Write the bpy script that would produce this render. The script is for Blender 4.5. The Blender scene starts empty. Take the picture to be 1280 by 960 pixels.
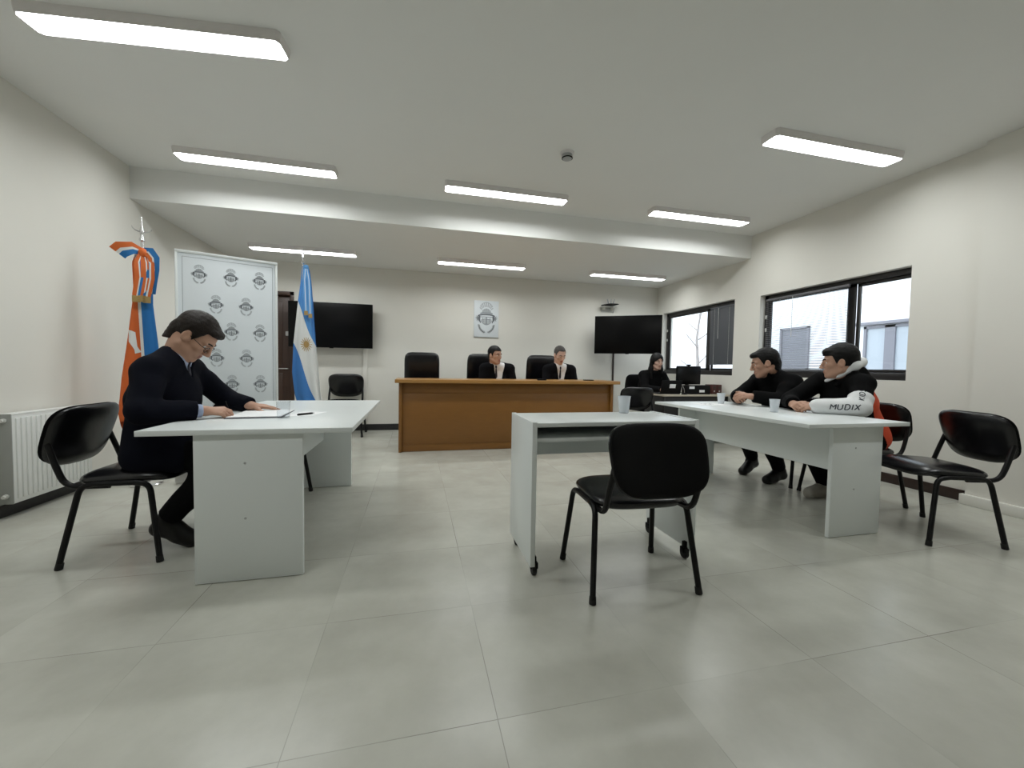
import bpy, bmesh, math, random
import numpy as np
from mathutils import Vector, Matrix
from mathutils.bvhtree import BVHTree
random.seed(7)
PI = math.pi
sc = bpy.context.scene
COL = sc.collection

# ------------------------------------------------------------------ materials
MATS = {}
def mat(name, col, rough=0.5, metal=0.0, var=0.0, vscale=8.0, bump=0.0, bscale=60.0, stretch=None, spec=0.5,
        emit=None, estr=0.0, coat=0.0, sheen=0.0, col2=None):
    if name in MATS: return MATS[name]
    m = bpy.data.materials.new(name); m.use_nodes = True
    nt = m.node_tree; N = nt.nodes; L = nt.links
    b = N['Principled BSDF']
    c = (col[0], col[1], col[2], 1)
    b.inputs['Base Color'].default_value = c
    b.inputs['Roughness'].default_value = rough
    b.inputs['Metallic'].default_value = metal
    b.inputs['Specular IOR Level'].default_value = spec
    b.inputs['Coat Weight'].default_value = coat
    b.inputs['Sheen Weight'].default_value = sheen
    if emit:
        b.inputs['Emission Color'].default_value = (*emit, 1); b.inputs['Emission Strength'].default_value = estr
    tc = N.new('ShaderNodeTexCoord'); mp = N.new('ShaderNodeMapping')
    L.new(tc.outputs['Object'], mp.inputs['Vector'])
    if stretch: mp.inputs['Scale'].default_value = stretch
    if var or col2:
        nz = N.new('ShaderNodeTexNoise'); nz.inputs['Scale'].default_value = vscale; nz.inputs['Detail'].default_value = 4
        L.new(mp.outputs['Vector'], nz.inputs['Vector'])
        mx = N.new('ShaderNodeMix'); mx.data_type = 'RGBA'
        L.new(nz.outputs['Fac'], mx.inputs['Factor'])
        if col2:
            mx.inputs['A'].default_value = c; mx.inputs['B'].default_value = (*col2, 1)
        else:
            mx.inputs['A'].default_value = (*[max(0, x*(1-var)) for x in col], 1)
            mx.inputs['B'].default_value = (*[min(1, x*(1+var)) for x in col], 1)
        L.new(mx.outputs['Result'], b.inputs['Base Color'])
    if bump:
        n2 = N.new('ShaderNodeTexNoise'); n2.inputs['Scale'].default_value = bscale; n2.inputs['Detail'].default_value = 3
        L.new(mp.outputs['Vector'], n2.inputs['Vector'])
        bp = N.new('ShaderNodeBump'); bp.inputs['Strength'].default_value = bump; bp.inputs['Distance'].default_value = 0.01
        L.new(n2.outputs['Fac'], bp.inputs['Height']); L.new(bp.outputs['Normal'], b.inputs['Normal'])
    MATS[name] = m
    return m

M_wall = mat('wall_paint', (0.758, 0.742, 0.690), 0.75, var=0.02, vscale=3, bump=0.03, bscale=140)
M_ceil = mat('ceiling_paint', (0.83, 0.835, 0.82), 0.85, var=0.015, vscale=2)
M_skirt = mat('white_skirting', (0.80, 0.79, 0.74), 0.4, var=0.02)
M_dbase = mat('dark_brown_base', (0.030, 0.016, 0.012), 0.45, var=0.2)
M_bbase = mat('black_base', (0.012, 0.011, 0.011), 0.5, var=0.1)
M_white = mat('white_melamine', (0.748, 0.785, 0.785), 0.30, var=0.015, vscale=4)
M_whedge = mat('white_edge', (0.72, 0.74, 0.73), 0.4, var=0.015)
M_black = mat('black_leatherette', (0.0045, 0.0045, 0.006), 0.27, var=0.15, bump=0.05, bscale=220, spec=.55)
M_blkpl = mat('black_plastic', (0.0035, 0.0035, 0.004), 0.6, var=0.1, spec=.15)
M_tube = mat('black_tube', (0.004, 0.004, 0.0045), 0.42, var=0.1, spec=.25)
M_rubber = mat('rubber', (0.004, 0.004, 0.004), 0.7, var=0.1)
M_fabblk = mat('black_fabric', (0.005, 0.005, 0.006), 0.9, var=0.2, vscale=60, bump=0.1, bscale=400, spec=.1)
M_screen = mat('screen', (0.002, 0.002, 0.0022), 0.30, var=0.1, spec=.15)
M_chrome = mat('chrome', (0.75, 0.75, 0.76), 0.18, 1.0, var=0.03)
M_steel = mat('steel', (0.5, 0.5, 0.5), 0.35, 1.0, var=0.03)
M_paper = mat('paper', (0.86, 0.87, 0.88), 0.7, var=0.01)
M_ink = mat('ink', (0.05, 0.055, 0.07), 0.7, var=0.05)
M_wood = mat('oak_veneer', (0.225, 0.098, 0.018), 0.42, stretch=(1.2, 14, 14), vscale=5, col2=(0.18, 0.075, 0.012), bump=0.02)
M_woodtop = mat('oak_top', (0.40, 0.21, 0.062), 0.30, stretch=(1.2, 14, 14), vscale=5, col2=(0.33, 0.165, 0.045))
M_dwood = mat('dark_door_wood', (0.050, 0.022, 0.012), 0.4, stretch=(14, 14, 1), vscale=5, col2=(0.032, 0.014, 0.008))
M_frame = mat('bronze_frame', (0.012, 0.010, 0.010), 0.42, var=0.1)
M_sec = mat('dark_laminate', (0.007, 0.006, 0.006), 0.5, var=0.1)
M_sectop = mat('desk_top_beige', (0.50, 0.45, 0.37), 0.4, var=0.05)
M_skin = mat('skin', (0.45, 0.255, 0.175), 0.5, var=0.09, vscale=25, bump=0.03, bscale=180)
M_skin2 = mat('skin_tan', (0.43, 0.24, 0.165), 0.5, var=0.09, vscale=25, bump=0.03, bscale=180)
M_skin3 = mat('skin_pale', (0.56, 0.36, 0.28), 0.5, var=0.08, vscale=25)
M_lip = mat('lip', (0.36, 0.16, 0.12), 0.45, var=0.1)
M_hairbr = mat('hair_dark_brown', (0.011, 0.007, 0.005), 0.5, var=0.5, vscale=90, bump=0.35, bscale=160, spec=.22)
M_hairbk = mat('hair_black', (0.0035, 0.003, 0.003), 0.5, var=0.5, vscale=90, bump=0.35, bscale=160, spec=.18)
M_hairgr = mat('hair_greying', (0.05, 0.045, 0.042), 0.55, var=0.5, vscale=90, bump=0.35, bscale=160, spec=.25)
M_eye = mat('eye_white', (0.75, 0.74, 0.72), 0.2, var=0.02)
M_iris = mat('iris', (0.02, 0.012, 0.008), 0.15, var=0.1)
M_navy = mat('navy_wool', (0.0026, 0.0032, 0.0075), 0.92, var=0.2, vscale=40, bump=0.12, bscale=300, spec=.12)
M_coat = mat('black_wool', (0.0026, 0.0026, 0.003), 0.92, var=0.2, vscale=40, bump=0.12, bscale=300, spec=.12)
M_suit = mat('charcoal_suit', (0.0035, 0.0035, 0.005), 0.9, var=0.2, vscale=40, bump=0.08, bscale=300, spec=.12)
M_trou = mat('dark_trousers', (0.003, 0.003, 0.0036), 0.9, var=0.2, vscale=40, bump=0.1, bscale=200, spec=.12)
M_shirtb = mat('blue_shirt', (0.34, 0.40, 0.56), 0.8, var=0.04, vscale=50)
M_shirtw = mat('white_shirt', (0.78, 0.78, 0.80), 0.8, var=0.03, vscale=50)
M_tie = mat('dark_tie', (0.012, 0.012, 0.025), 0.6, var=0.4, vscale=70)
M_hoodw = mat('white_fleece', (0.72, 0.73, 0.74), 0.9, var=0.04, vscale=50, bump=0.1, bscale=200)
M_orange = mat('orange_panel', (0.58, 0.062, 0.018), 0.85, var=0.08, vscale=30)
M_shoe = mat('black_shoe', (0.0035, 0.003, 0.003), 0.42, var=0.1, spec=.3)
M_sneak = mat('grey_sneaker', (0.33, 0.31, 0.27), 0.75, var=0.08, vscale=40)
M_cup = mat('white_plastic_cup', (0.82, 0.84, 0.85), 0.3, var=0.01)
M_grey = mat('grey_plastic', (0.42, 0.43, 0.44), 0.5, var=0.03)
M_lgrey = mat('light_grey_metal', (0.78, 0.75, 0.745), 0.5, var=0.03)
M_rad = mat('radiator_enamel', (0.76, 0.77, 0.75), 0.35, var=0.01)
M_radend = mat('radiator_end_steel', (0.33, 0.34, 0.32), 0.45, var=0.05)
M_banner = mat('banner_vinyl', (0.74, 0.79, 0.83), 0.45, var=0.008)
M_pr1 = mat('print_dark_grey', (0.13, 0.145, 0.165), 0.6, var=0.05)
M_pr2 = mat('print_mid_grey', (0.30, 0.33, 0.36), 0.6, var=0.05)
M_pr3 = mat('print_light_grey', (0.47, 0.505, 0.535), 0.6, var=0.03)
M_orf = mat('flag_orange', (0.62, 0.13, 0.02), 0.7, var=0.05, vscale=30)
M_blf = mat('flag_blue', (0.012, 0.15, 0.42), 0.7, var=0.05, vscale=30)
M_whf = mat('flag_white', (0.74, 0.74, 0.72), 0.75, var=0.02)
M_gold = mat('gold_fringe', (0.36, 0.24, 0.08), 0.6, var=0.3, vscale=80)
M_red = mat('dark_red_binder', (0.060, 0.014, 0.012), 0.5, var=0.15)
M_brush = mat('off_white_plastic', (0.66, 0.66, 0.63), 0.45, var=0.02)
M_bldg = mat('facade_white', (0.80, 0.81, 0.84), 0.8, var=0.03, vscale=1.5)
M_bglass = mat('facade_glass_grey', (0.15, 0.155, 0.185), 0.3, var=0.1, vscale=1.0)
M_bpale = mat('facade_pale_panel', (0.36, 0.40, 0.45), 0.4, var=0.04, vscale=1.0)
M_bframe = mat('facade_frame_grey', (0.19, 0.19, 0.22), 0.6, var=0.05)
M_tree = mat('bare_bark', (0.30, 0.27, 0.26), 0.9, var=0.2)
M_ground = mat('courtyard_concrete', (0.45, 0.45, 0.44), 0.9, var=0.08, vscale=2)
M_blindd = mat('dark_blind', (0.058, 0.062, 0.072), 0.55, var=0.05)
M_blindl = mat('light_blind', (0.12, 0.12, 0.13), 0.5, var=0.03)
M_diff = mat('lamp_diffuser', (0.9, 0.9, 0.9), 0.5, var=0.005, emit=(0.965, 1.0, 0.99), estr=46.0)

def glass_mat(name, col=(1, 1, 1), rough=0.0, mixf=0.12):
    m = bpy.data.materials.new(name); m.use_nodes = True
    nt = m.node_tree; N = nt.nodes; L = nt.links
    N.remove(N['Principled BSDF'])
    tr = N.new('ShaderNodeBsdfTransparent'); tr.inputs['Color'].default_value = (*col, 1)
    gl = N.new('ShaderNodeBsdfGlossy'); gl.inputs['Roughness'].default_value = rough
    fr = N.new('ShaderNodeFresnel'); fr.inputs['IOR'].default_value = 1.45
    mx = N.new('ShaderNodeMixShader')
    ge = N.new('ShaderNodeNewGeometry'); mm = N.new('ShaderNodeMath'); mm.operation = 'MULTIPLY'; iv = N.new('ShaderNodeMath'); iv.operation = 'SUBTRACT'; iv.inputs[0].default_value = 1
    L.new(ge.outputs['Backfacing'], iv.inputs[1]); L.new(iv.outputs[0], mm.inputs[0]); L.new(fr.outputs['Fac'], mm.inputs[1])
    L.new(mm.outputs[0], mx.inputs['Fac']); L.new(tr.outputs['BSDF'], mx.inputs[1]); L.new(gl.outputs['BSDF'], mx.inputs[2])
    L.new(mx.outputs['Shader'], N['Material Output'].inputs['Surface'])
    return m
M_glass = glass_mat('window_glass', (0.95, 0.97, 0.97))
M_clear = glass_mat('clear_plastic', (0.955, 0.965, 0.975), 0.05)
M_lens = glass_mat('spectacle_lens', (0.93, 0.94, 0.95))

def floor_mat():
    m = bpy.data.materials.new('floor_tiles'); m.use_nodes = True
    nt = m.node_tree; N = nt.nodes; L = nt.links; b = N['Principled BSDF']
    tc = N.new('ShaderNodeTexCoord'); sp = N.new('ShaderNodeSeparateXYZ'); L.new(tc.outputs['Object'], sp.inputs['Vector'])
    def math(op, a, bb=None):
        n = N.new('ShaderNodeMath'); n.operation = op
        for i, v in enumerate((a, bb)):
            if v is None: continue
            if isinstance(v, (int, float)): n.inputs[i].default_value = v
            else: L.new(v, n.inputs[i])
        return n.outputs[0]
    def line(o, off, pitch, w):
        t = math('DIVIDE', math('SUBTRACT', o, off), pitch)
        fr = math('FRACT', t)
        d = math('ABSOLUTE', math('SUBTRACT', fr, 0.5))
        return math('GREATER_THAN', d, 0.5 - w / pitch), math('FLOOR', t)
    lx, ix = line(sp.outputs['X'], 0.257, 0.617, 0.0015)
    ly, iy = line(sp.outputs['Y'], 1.178, 0.612, 0.0015)
    g = math('MAXIMUM', lx, ly)
    cmb = N.new('ShaderNodeCombineXYZ'); L.new(ix, cmb.inputs[0]); L.new(iy, cmb.inputs[1])
    wn = N.new('ShaderNodeTexWhiteNoise'); wn.noise_dimensions = '3D'; L.new(cmb.outputs[0], wn.inputs['Vector'])
    ad = N.new('ShaderNodeVectorMath'); ad.operation = 'MULTIPLY_ADD'
    L.new(wn.outputs['Color'], ad.inputs[0]); ad.inputs[1].default_value = (9, 9, 9); L.new(tc.outputs['Object'], ad.inputs[2])
    nz = N.new('ShaderNodeTexNoise'); nz.inputs['Scale'].default_value = 3.2; nz.inputs['Detail'].default_value = 6; nz.inputs['Roughness'].default_value = 0.6
    L.new(ad.outputs[0], nz.inputs['Vector'])
    cr = N.new('ShaderNodeValToRGB'); L.new(nz.outputs['Fac'], cr.inputs['Fac'])
    cr.color_ramp.elements[0].position = 0.25; cr.color_ramp.elements[0].color = (0.43, 0.424, 0.372, 1)
    cr.color_ramp.elements[1].position = 0.75; cr.color_ramp.elements[1].color = (0.545, 0.547, 0.492, 1)
    mx = N.new('ShaderNodeMix'); mx.data_type = 'RGBA'
    n3 = N.new('ShaderNodeTexNoise'); n3.inputs['Scale'].default_value = 1.1; n3.inputs['Detail'].default_value = 1; L.new(tc.outputs['Object'], n3.inputs['Vector'])
    mr = N.new('ShaderNodeMapRange'); mr.inputs['From Min'].default_value = .42; mr.inputs['From Max'].default_value = .60; mr.inputs['To Min'].default_value = .12; mr.inputs['To Max'].default_value = .95; L.new(n3.outputs['Fac'], mr.inputs['Value'])
    L.new(math('MULTIPLY', g, mr.outputs['Result']), mx.inputs['Factor']); L.new(cr.outputs['Color'], mx.inputs['A']); mx.inputs['B'].default_value = (0.25, 0.24, 0.21, 1)
    L.new(mx.outputs['Result'], b.inputs['Base Color'])
    b.inputs['Roughness'].default_value = 0.25
    b.inputs['Specular IOR Level'].default_value = 0.45
    bp = N.new('ShaderNodeBump'); bp.inputs['Strength'].default_value = 0.25; bp.inputs['Distance'].default_value = 0.002; bp.invert = True
    L.new(g, bp.inputs['Height']); L.new(bp.outputs['Normal'], b.inputs['Normal'])
    return m
M_floor = floor_mat()

# ------------------------------------------------------------------ mesh builder
class MB:
    def __init__(s): s.v = []; s.f = []; s.mi = []; s.cur = 0
    def slot(s, i): s.cur = i; return s
    def add(s, vs, fs):
        o = len(s.v); s.v += [tuple(v) for v in vs]; s.f += [tuple(i + o for i in f) for f in fs]; s.mi += [s.cur] * len(fs)
        return s
    def box(s, lo, hi, bev=0.0, M=None, seg=2):
        bm = bmesh.new(); bmesh.ops.create_cube(bm, size=1)
        c = [(a + b) / 2 for a, b in zip(lo, hi)]; d = [abs(b - a) for a, b in zip(lo, hi)]
        for v in bm.verts: v.co = Vector((v.co.x * d[0] + c[0], v.co.y * d[1] + c[1], v.co.z * d[2] + c[2]))
        if bev > 0:
            bev = min(bev, min(d) * 0.49)
            bmesh.ops.bevel(bm, geom=bm.edges[:], offset=bev, segments=seg, profile=0.5, affect='EDGES')
        if M is not None: bmesh.ops.transform(bm, matrix=M, verts=bm.verts[:])
        bm.verts.index_update()
        s.add([v.co for v in bm.verts], [[v.index for v in f.verts] for f in bm.faces]); bm.free(); return s
    def tube(s, pts, r, n=10, caps=True, sq=None):
        pts = [Vector(p) for p in pts]; rr = r if isinstance(r, (list, tuple)) else [r] * len(pts)
        vs = []; fs = []; up = None
        for i, p in enumerate(pts):
            t = (pts[min(i + 1, len(pts) - 1)] - pts[max(i - 1, 0)]).normalized()
            if up is None:
                up = Vector((0, 0, 1)) if abs(t.z) < 0.9 else Vector((1, 0, 0))
            a = (up - t * up.dot(t)).normalized(); b = t.cross(a); up = a
            for k in range(n):
                an = 2 * PI * k / n
                vs.append(p + (a * math.cos(an) + b * math.sin(an) * (sq or 1)) * rr[i])
        for i in range(len(pts) - 1):
            for k in range(n):
                fs.append((i * n + k, i * n + (k + 1) % n, (i + 1) * n + (k + 1) % n, (i + 1) * n + k))
        if caps: fs += [tuple(range(n - 1, -1, -1)), tuple(range((len(pts) - 1) * n, len(pts) * n))]
        return s.add(vs, fs)
    def lathe(s, prof, n=24, c=(0, 0, 0), M=None):
        vs = []; fs = []
        for r, z in prof:
            for k in range(n):
                a = 2 * PI * k / n; p = Vector((c[0] + r * math.cos(a), c[1] + r * math.sin(a), c[2] + z))
                vs.append(M @ p if M is not None else p)
        for i in range(len(prof) - 1):
            for k in range(n):
                fs.append((i * n + k, i * n + (k + 1) % n, (i + 1) * n + (k + 1) % n, (i + 1) * n + k))
        fs += [tuple(range(n - 1, -1, -1)), tuple(range((len(prof) - 1) * n, len(prof) * n))]
        return s.add(vs, fs)
    def prism(s, poly, d0, d1, fn):
        n = len(poly); vs = [fn(p[0], p[1], d0) for p in poly] + [fn(p[0], p[1], d1) for p in poly]
        fs = [tuple(range(n - 1, -1, -1)), tuple(range(n, 2 * n))] + [(i, (i + 1) % n, n + (i + 1) % n, n + i) for i in range(n)]
        return s.add(vs, fs)
    def grid(s, fn, nu, nv, closeu=False):
        vs = [fn(i / (nu if closeu else nu - 1), j / (nv - 1)) for j in range(nv) for i in range(nu)]
        fs = [(j * nu + i, j * nu + (i + 1) % nu, (j + 1) * nu + (i + 1) % nu, (j + 1) * nu + i)
              for j in range(nv - 1) for i in range(nu if closeu else nu - 1)]
        return s.add(vs, fs)
    def build(s, name, mats, parent=None, smooth=35, recalc=True):
        me = bpy.data.meshes.new(name); me.from_pydata(s.v, [], s.f)
        for m in (mats if isinstance(mats, (list, tuple)) else [mats]): me.materials.append(m)
        me.polygons.foreach_set('material_index', s.mi)
        if recalc:
            bm = bmesh.new(); bm.from_mesh(me); bmesh.ops.recalc_face_normals(bm, faces=bm.faces[:]); bm.to_mesh(me); bm.free()
        if smooth:
            me.polygons.foreach_set('use_smooth', [True] * len(me.polygons)); me.set_sharp_from_angle(angle=math.radians(smooth))
        me.update()
        o = bpy.data.objects.new(name, me); COL.objects.link(o)
        if parent is not None: o.parent = parent
        return o

def tag(o, label=None, cat=None, group=None, kind=None):
    if label: o['label'] = label
    if cat: o['category'] = cat
    if group: o['group'] = group
    if kind: o['kind'] = kind
    return o
def struct(o): o['kind'] = 'structure'; return o
def thing(name, label, cat, loc=(0, 0, 0), rz=0.0, group=None, scale=1.0):
    o = bpy.data.objects.new(name, None); COL.objects.link(o); o.empty_display_size = 0.1
    o.location = loc; o.rotation_euler = (0, 0, rz); o.scale = (scale,) * 3
    return tag(o, label, cat, group)
def dup(root, loc, rz, label, scale=None, group=None):
    r = root.copy(); COL.objects.link(r); r.location = loc; r.rotation_euler = (0, 0, rz)
    if scale: r.scale = (scale,) * 3
    r['label'] = label
    if group: r['group'] = group
    for ch in list(root.children):
        c = ch.copy(); COL.objects.link(c); c.parent = r
        for g in list(ch.children):
            d = g.copy(); COL.objects.link(d); d.parent = c
    return r
def bez(p0, p1, p2, n=6):
    p0, p1, p2 = Vector(p0), Vector(p1), Vector(p2)
    return [p0 * (1 - t) ** 2 + p1 * 2 * t * (1 - t) + p2 * t * t for t in [i / n for i in range(n + 1)]]
def soften(path, r=0.04, n=5):
    """round the corners of a polyline"""
    P = [Vector(p) for p in path]; out = [P[0]]
    for i in range(1, len(P) - 1):
        a = P[i] + (P[i - 1] - P[i]).normalized() * min(r, (P[i - 1] - P[i]).length * 0.48)
        b = P[i] + (P[i + 1] - P[i]).normalized() * min(r, (P[i + 1] - P[i]).length * 0.48)
        out += bez(a, P[i], b, n)
    out.append(P[-1]); return out

# ------------------------------------------------------------------ camera (fitted to the photograph)
CAM = (0.0, 0.0, 1.10); YAW, PITCH, ROLL, FPX = 0.23686306, -0.04119814, -0.01694701, 499.62
def camera():
    cd = bpy.data.cameras.new('camera'); co = bpy.data.objects.new('camera', cd); COL.objects.link(co)
    f = Vector((math.sin(YAW) * math.cos(PITCH), math.cos(YAW) * math.cos(PITCH), math.sin(PITCH)))
    r = Vector((math.cos(YAW), -math.sin(YAW), 0)); d = f.cross(r)
    r2 = r * math.cos(ROLL) + d * math.sin(ROLL); d2 = -r * math.sin(ROLL) + d * math.cos(ROLL)
    R = Matrix((r2, -d2, -f)).transposed()
    co.matrix_world = Matrix.Translation(CAM) @ R.to_4x4()
    cd.sensor_fit = 'HORIZONTAL'; cd.sensor_width = 36; cd.lens = FPX / 1280 * 36; cd.clip_start = 0.05; cd.clip_end = 100
    sc.camera = co
camera()
# ------------------------------------------------------------------ room
XL, XR, YB, YF, H, HB, YBM = -2.78, 4.66, 7.09, -3.2, 3.035, 2.718, 4.84
XP = 4.585            # face of the wall nearer the camera, which stands a little proud
struct(MB().box((XL - .3, YF - .3, -.15), (XR + .3, YB + .3, 0)).build('floor', M_floor, smooth=0))
struct(MB().box((XL - .3, YF - .3, H), (XR + .3, YBM, H + .2)).build('ceiling', M_ceil, smooth=0))
struct(MB().box((XL - .3, YBM, HB), (XR + .3, YB + .3, H + .2)).build('ceiling', M_ceil, smooth=0))
struct(MB().box((XL - .2, YF - .2, 0), (XL, YB + .2, H + .1)).build('wall_left', M_wall, smooth=0))
struct(MB().box((XL, YF - .2, 0), (XR, YF, H + .1)).build('wall_front', M_wall, smooth=0))
DX0, DX1, DZ = -2.72, -1.90, 2.25   # door opening in the back wall
w = MB()
w.box((XL, YB, 0), (DX0, YB + .2, H)); w.box((DX1, YB, 0), (XR + .2, YB + .2, H)); w.box((DX0, YB, DZ), (DX1, YB + .2, H))
struct(w.build('wall_back', M_wall, smooth=0))
W2 = (2.90, 4.65, 1.035, 2.155); W1 = (5.11, 6.90, 1.035, 2.19)
w = MB(); T = .22
w.box((XR, W2[1], 0), (XR + T, W1[0], H + .1)); w.box((XR, W1[1], 0), (XR + T, YB + .2, H + .1))
for a in (W1, W2):
    w.box((XR, a[0], 0), (XR + T, a[1], a[2])); w.box((XR, a[0], a[3]), (XR + T, a[1], H + .1))
w.box((XR, 2.38, 0), (XR + T, W2[0], H + .1)); w.box((XP, YF, 0), (XR + T, 2.38, H + .1))
struct(w.build('wall_right', M_wall, smooth=0))
# door
d = struct(MB().box((DX0 + .06, YB + .045, 0.005), (DX1 - .06, YB + .085, DZ - .06), .004).build('door_1', M_dwood))
f = MB(); f.box((DX0, YB - .015, 0), (DX0 + .06, YB + .14, DZ), .006); f.box((DX1 - .06, YB - .015, 0), (DX1, YB + .14, DZ), .006)
f.box((DX0, YB - .015, DZ - .06), (DX1, YB + .14, DZ), .006); f.build('door_frame', M_dwood, d)
pn = MB()
for z0, z1 in ((.15, .95), (1.08, 2.08)):
    pn.box((DX0 + .18, YB + .036, z0), (DX1 - .18, YB + .05, z1), .01)
pn.build('door_panel', M_dwood, d)
k = MB(); k.box((DX1 - .135, YB + .02, 1.55), (DX1 - .065, YB + .05, 1.62), .006); k.tube([(DX1 - .10, YB + .03, 1.585), (DX1 - .10, YB - .01, 1.585)], .016)
k.build('lock', M_steel, d)
hnd = MB(); hnd.tube(soften([(DX1 - .10, YB + .05, 1.02), (DX1 - .10, YB - .02, 1.02), (DX1 - .22, YB - .02, 1.02)], .02), .009); hnd.build('door_handle', M_steel, d)
# skirtings
def skirt(name, lo, hi, m): return struct(MB().box(lo, hi, .004).build(name, m))
skirt('baseboard_back', (DX1, YB - .014, 0), (XR, YB + .005, .105), M_bbase)
skirt('baseboard_left', (XL - .005, YF, 0), (XL + .014, YB, .085), M_bbase)
skirt('baseboard_right', (XR - .014, 2.385, 0), (XR + .005, YB - .014, .095), M_dbase)
skirt('trim_1', (XP - .035, YF, 0), (XP + .005, 2.40, .085), M_skirt)

# windows
def window(name, a, mull):
    y0, y1, z0, z1 = a; x0, x1 = XR + .085, XR + .145; fw = .06
    root = MB()
    root.box((x0, y0, z0), (x1, y0 + .02, z1), .004); root.box((x0, y1 - fw, z0), (x1, y1, z1), .004)
    root.box((x0, y0, z1 - fw), (x1, y1, z1), .004); root.box((x0 - .03, y0, z0), (x1, y1, z0 + .075), .004)
    o = struct(root.build(name, M_frame))
    for i, (ya, yb, xx) in enumerate(((y0 + .02, mull, x0 + .036), (mull, y1 - fw, x0 + .012))):
        s = MB(); b = .035; zz0, zz1 = z0 + .075, z1 - fw
        s.box((xx, ya, zz0), (xx + .022, ya + (.035 if i == 0 else .085), zz1), .003); s.box((xx, yb - b, zz0), (xx + .022, yb, zz1), .003)
        s.box((xx, ya, zz0), (xx + .022, yb, zz0 + b), .003); s.box((xx, ya, zz1 - b), (xx + .022, yb, zz1), .003)
        so = s.build('sash', M_frame, o)
        MB().box((xx + .008, ya + .02, zz0 + .02), (xx + .013, yb - .02, zz1 - .02)).build('pane', M_glass, so)
    lk = MB()
    for zz in (z0 + .62, z0 + .80): lk.box((x0 - .012, y1 - .045, zz), (x0 + .004, y1 - .02, zz + .05), .003)
    lk.build('window_latch', M_brush, o)
    return o
window('window_1', W1, 5.72); window('window_2', W2, 3.47)

# blinds
def blind(name, label, y0, y1, ztop, zbot, pitch, ang, m, x, group=None):
    t = thing(name, label, 'blind', (x, (y0 + y1) / 2, zbot), 0, group)
    L = (y1 - y0) / 2
    s = MB(); n = int((ztop - zbot - .03) / pitch); dx, dz = math.cos(ang) * .0115, math.sin(ang) * .0115
    for i in range(n):
        z = .02 + i * pitch
        P = [(-dx, -dz), (0, .0016), (dx, dz), (0, -.0002)]
        s.prism(P, -L, L, lambda a, b, c, z=z: (a, c, z + b))
    s.build('slats', m, t, smooth=0)
    MB().box((-.014, -L, ztop - zbot - .028), (.014, L, ztop - zbot), .003).build('head_rail', m, t)
    MB().box((-.011, -L, 0), (.011, L, .012), .003).build('bottom_rail', m, t)
    for yy in (-L * .6, L * .6):
        MB().tube([(-.013, yy, .01), (-.013, yy, ztop - zbot - .02)], .0012, 5).build('cord', M_brush, t)
    MB().tube([(-.02, L * .25, (ztop - zbot) * .45), (-.02, L * .25, ztop - zbot - .02)], .003, 6).build('tilt_wand', M_brush, t)
    return t
blind('venetian_blind', 'dark grey closed venetian blind on the near half of the window by the back corner', 5.14, 5.66, 2.125, 1.20, .016, 1.25, M_blindd, XR + .045)
blind('venetian_blind', 'pale open venetian blind behind the two seated men in the large window', 3.50, 4.585, 2.095, 1.115, .0185, .42, M_blindl, XR + .045)

# ------------------------------------------------------------------ ceiling lamps
def make_lamp():
    t = thing('ceiling_lamp', 'x', 'ceiling lamp', (0, 0, 0), 0, 'fluorescent ceiling lamps')
    L, W, D = .685, .088, .058
    def ring(l, w, z, c):
        return [(-l + c, -w, z), (l - c, -w, z), (l, -w + c, z), (l, w - c, z), (l - c, w, z), (-l + c, w, z), (-l, w - c, z), (-l, -w + c, z)]
    rs = [ring(L, W, 0, .02), ring(L, W, -.018, .02), ring(L - .006, W - .006, -D, .02), ring(L - .010, W - .010, -D, .02), ring(L - .012, W - .012, -D + .036, .02)]
    vs = [p for r in rs for p in r]; fs = []
    for i in range(len(rs) - 1):
        for k in range(8): fs.append((i * 8 + k, i * 8 + (k + 1) % 8, i * 8 + 8 + (k + 1) % 8, i * 8 + 8 + k))
    fs.append(tuple(range(8)))
    MB().add(vs, fs).build('housing', M_lgrey, t, smooth=20)
    r = ring(L - .012, W - .012, -D + .035, .02)
    dm = MB().add(r + ring(L - .012, W - .012, -D + .039, .02), [tuple(range(8)), tuple(range(15, 7, -1))] + [(k, (k + 1) % 8, 8 + (k + 1) % 8, 8 + k) for k in range(8)]); dm.mi = [0] + [1] * 9; dm.build('diffuser', [M_diff, M_cup], t, smooth=0)
    return t
lamps = [
    (-1.455, 2.82, H, 'large lit ceiling lamp nearest the camera above the man with glasses'),
    (3.45, 2.75, H, 'lit ceiling lamp nearest the camera above the right white desk'),
    (-1.46, 4.36, H, 'lit ceiling lamp just before the ceiling step, above the two flags'),
    (.965, 4.36, H, 'lit ceiling lamp just before the ceiling step, behind the smoke detector'),
    (3.41, 4.36, H, 'lit ceiling lamp just before the ceiling step, beside the window wall'),
    (-1.52, 6.19, HB, 'far lit ceiling lamp under the low ceiling, above the television behind the blue flag'),
    (.99, 6.20, HB, 'far lit ceiling lamp under the low ceiling, above the crest poster'),
    (3.50, 6.22, HB, 'far lit ceiling lamp under the low ceiling, above the swivelled television'),
    (-1.455, 1.10, H, 'ceiling lamp behind the camera on the radiator side'),
    (3.45, 1.10, H, 'ceiling lamp behind the camera on the window side')]
l0 = make_lamp()
for i, (x, y, z, lb) in enumerate(lamps):
    if i == 0: l0.location = (x, y, z); l0.rotation_euler.z = -.11; l0['label'] = lb
    else: dup(l0, (x, y, z), 0, lb)
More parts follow.
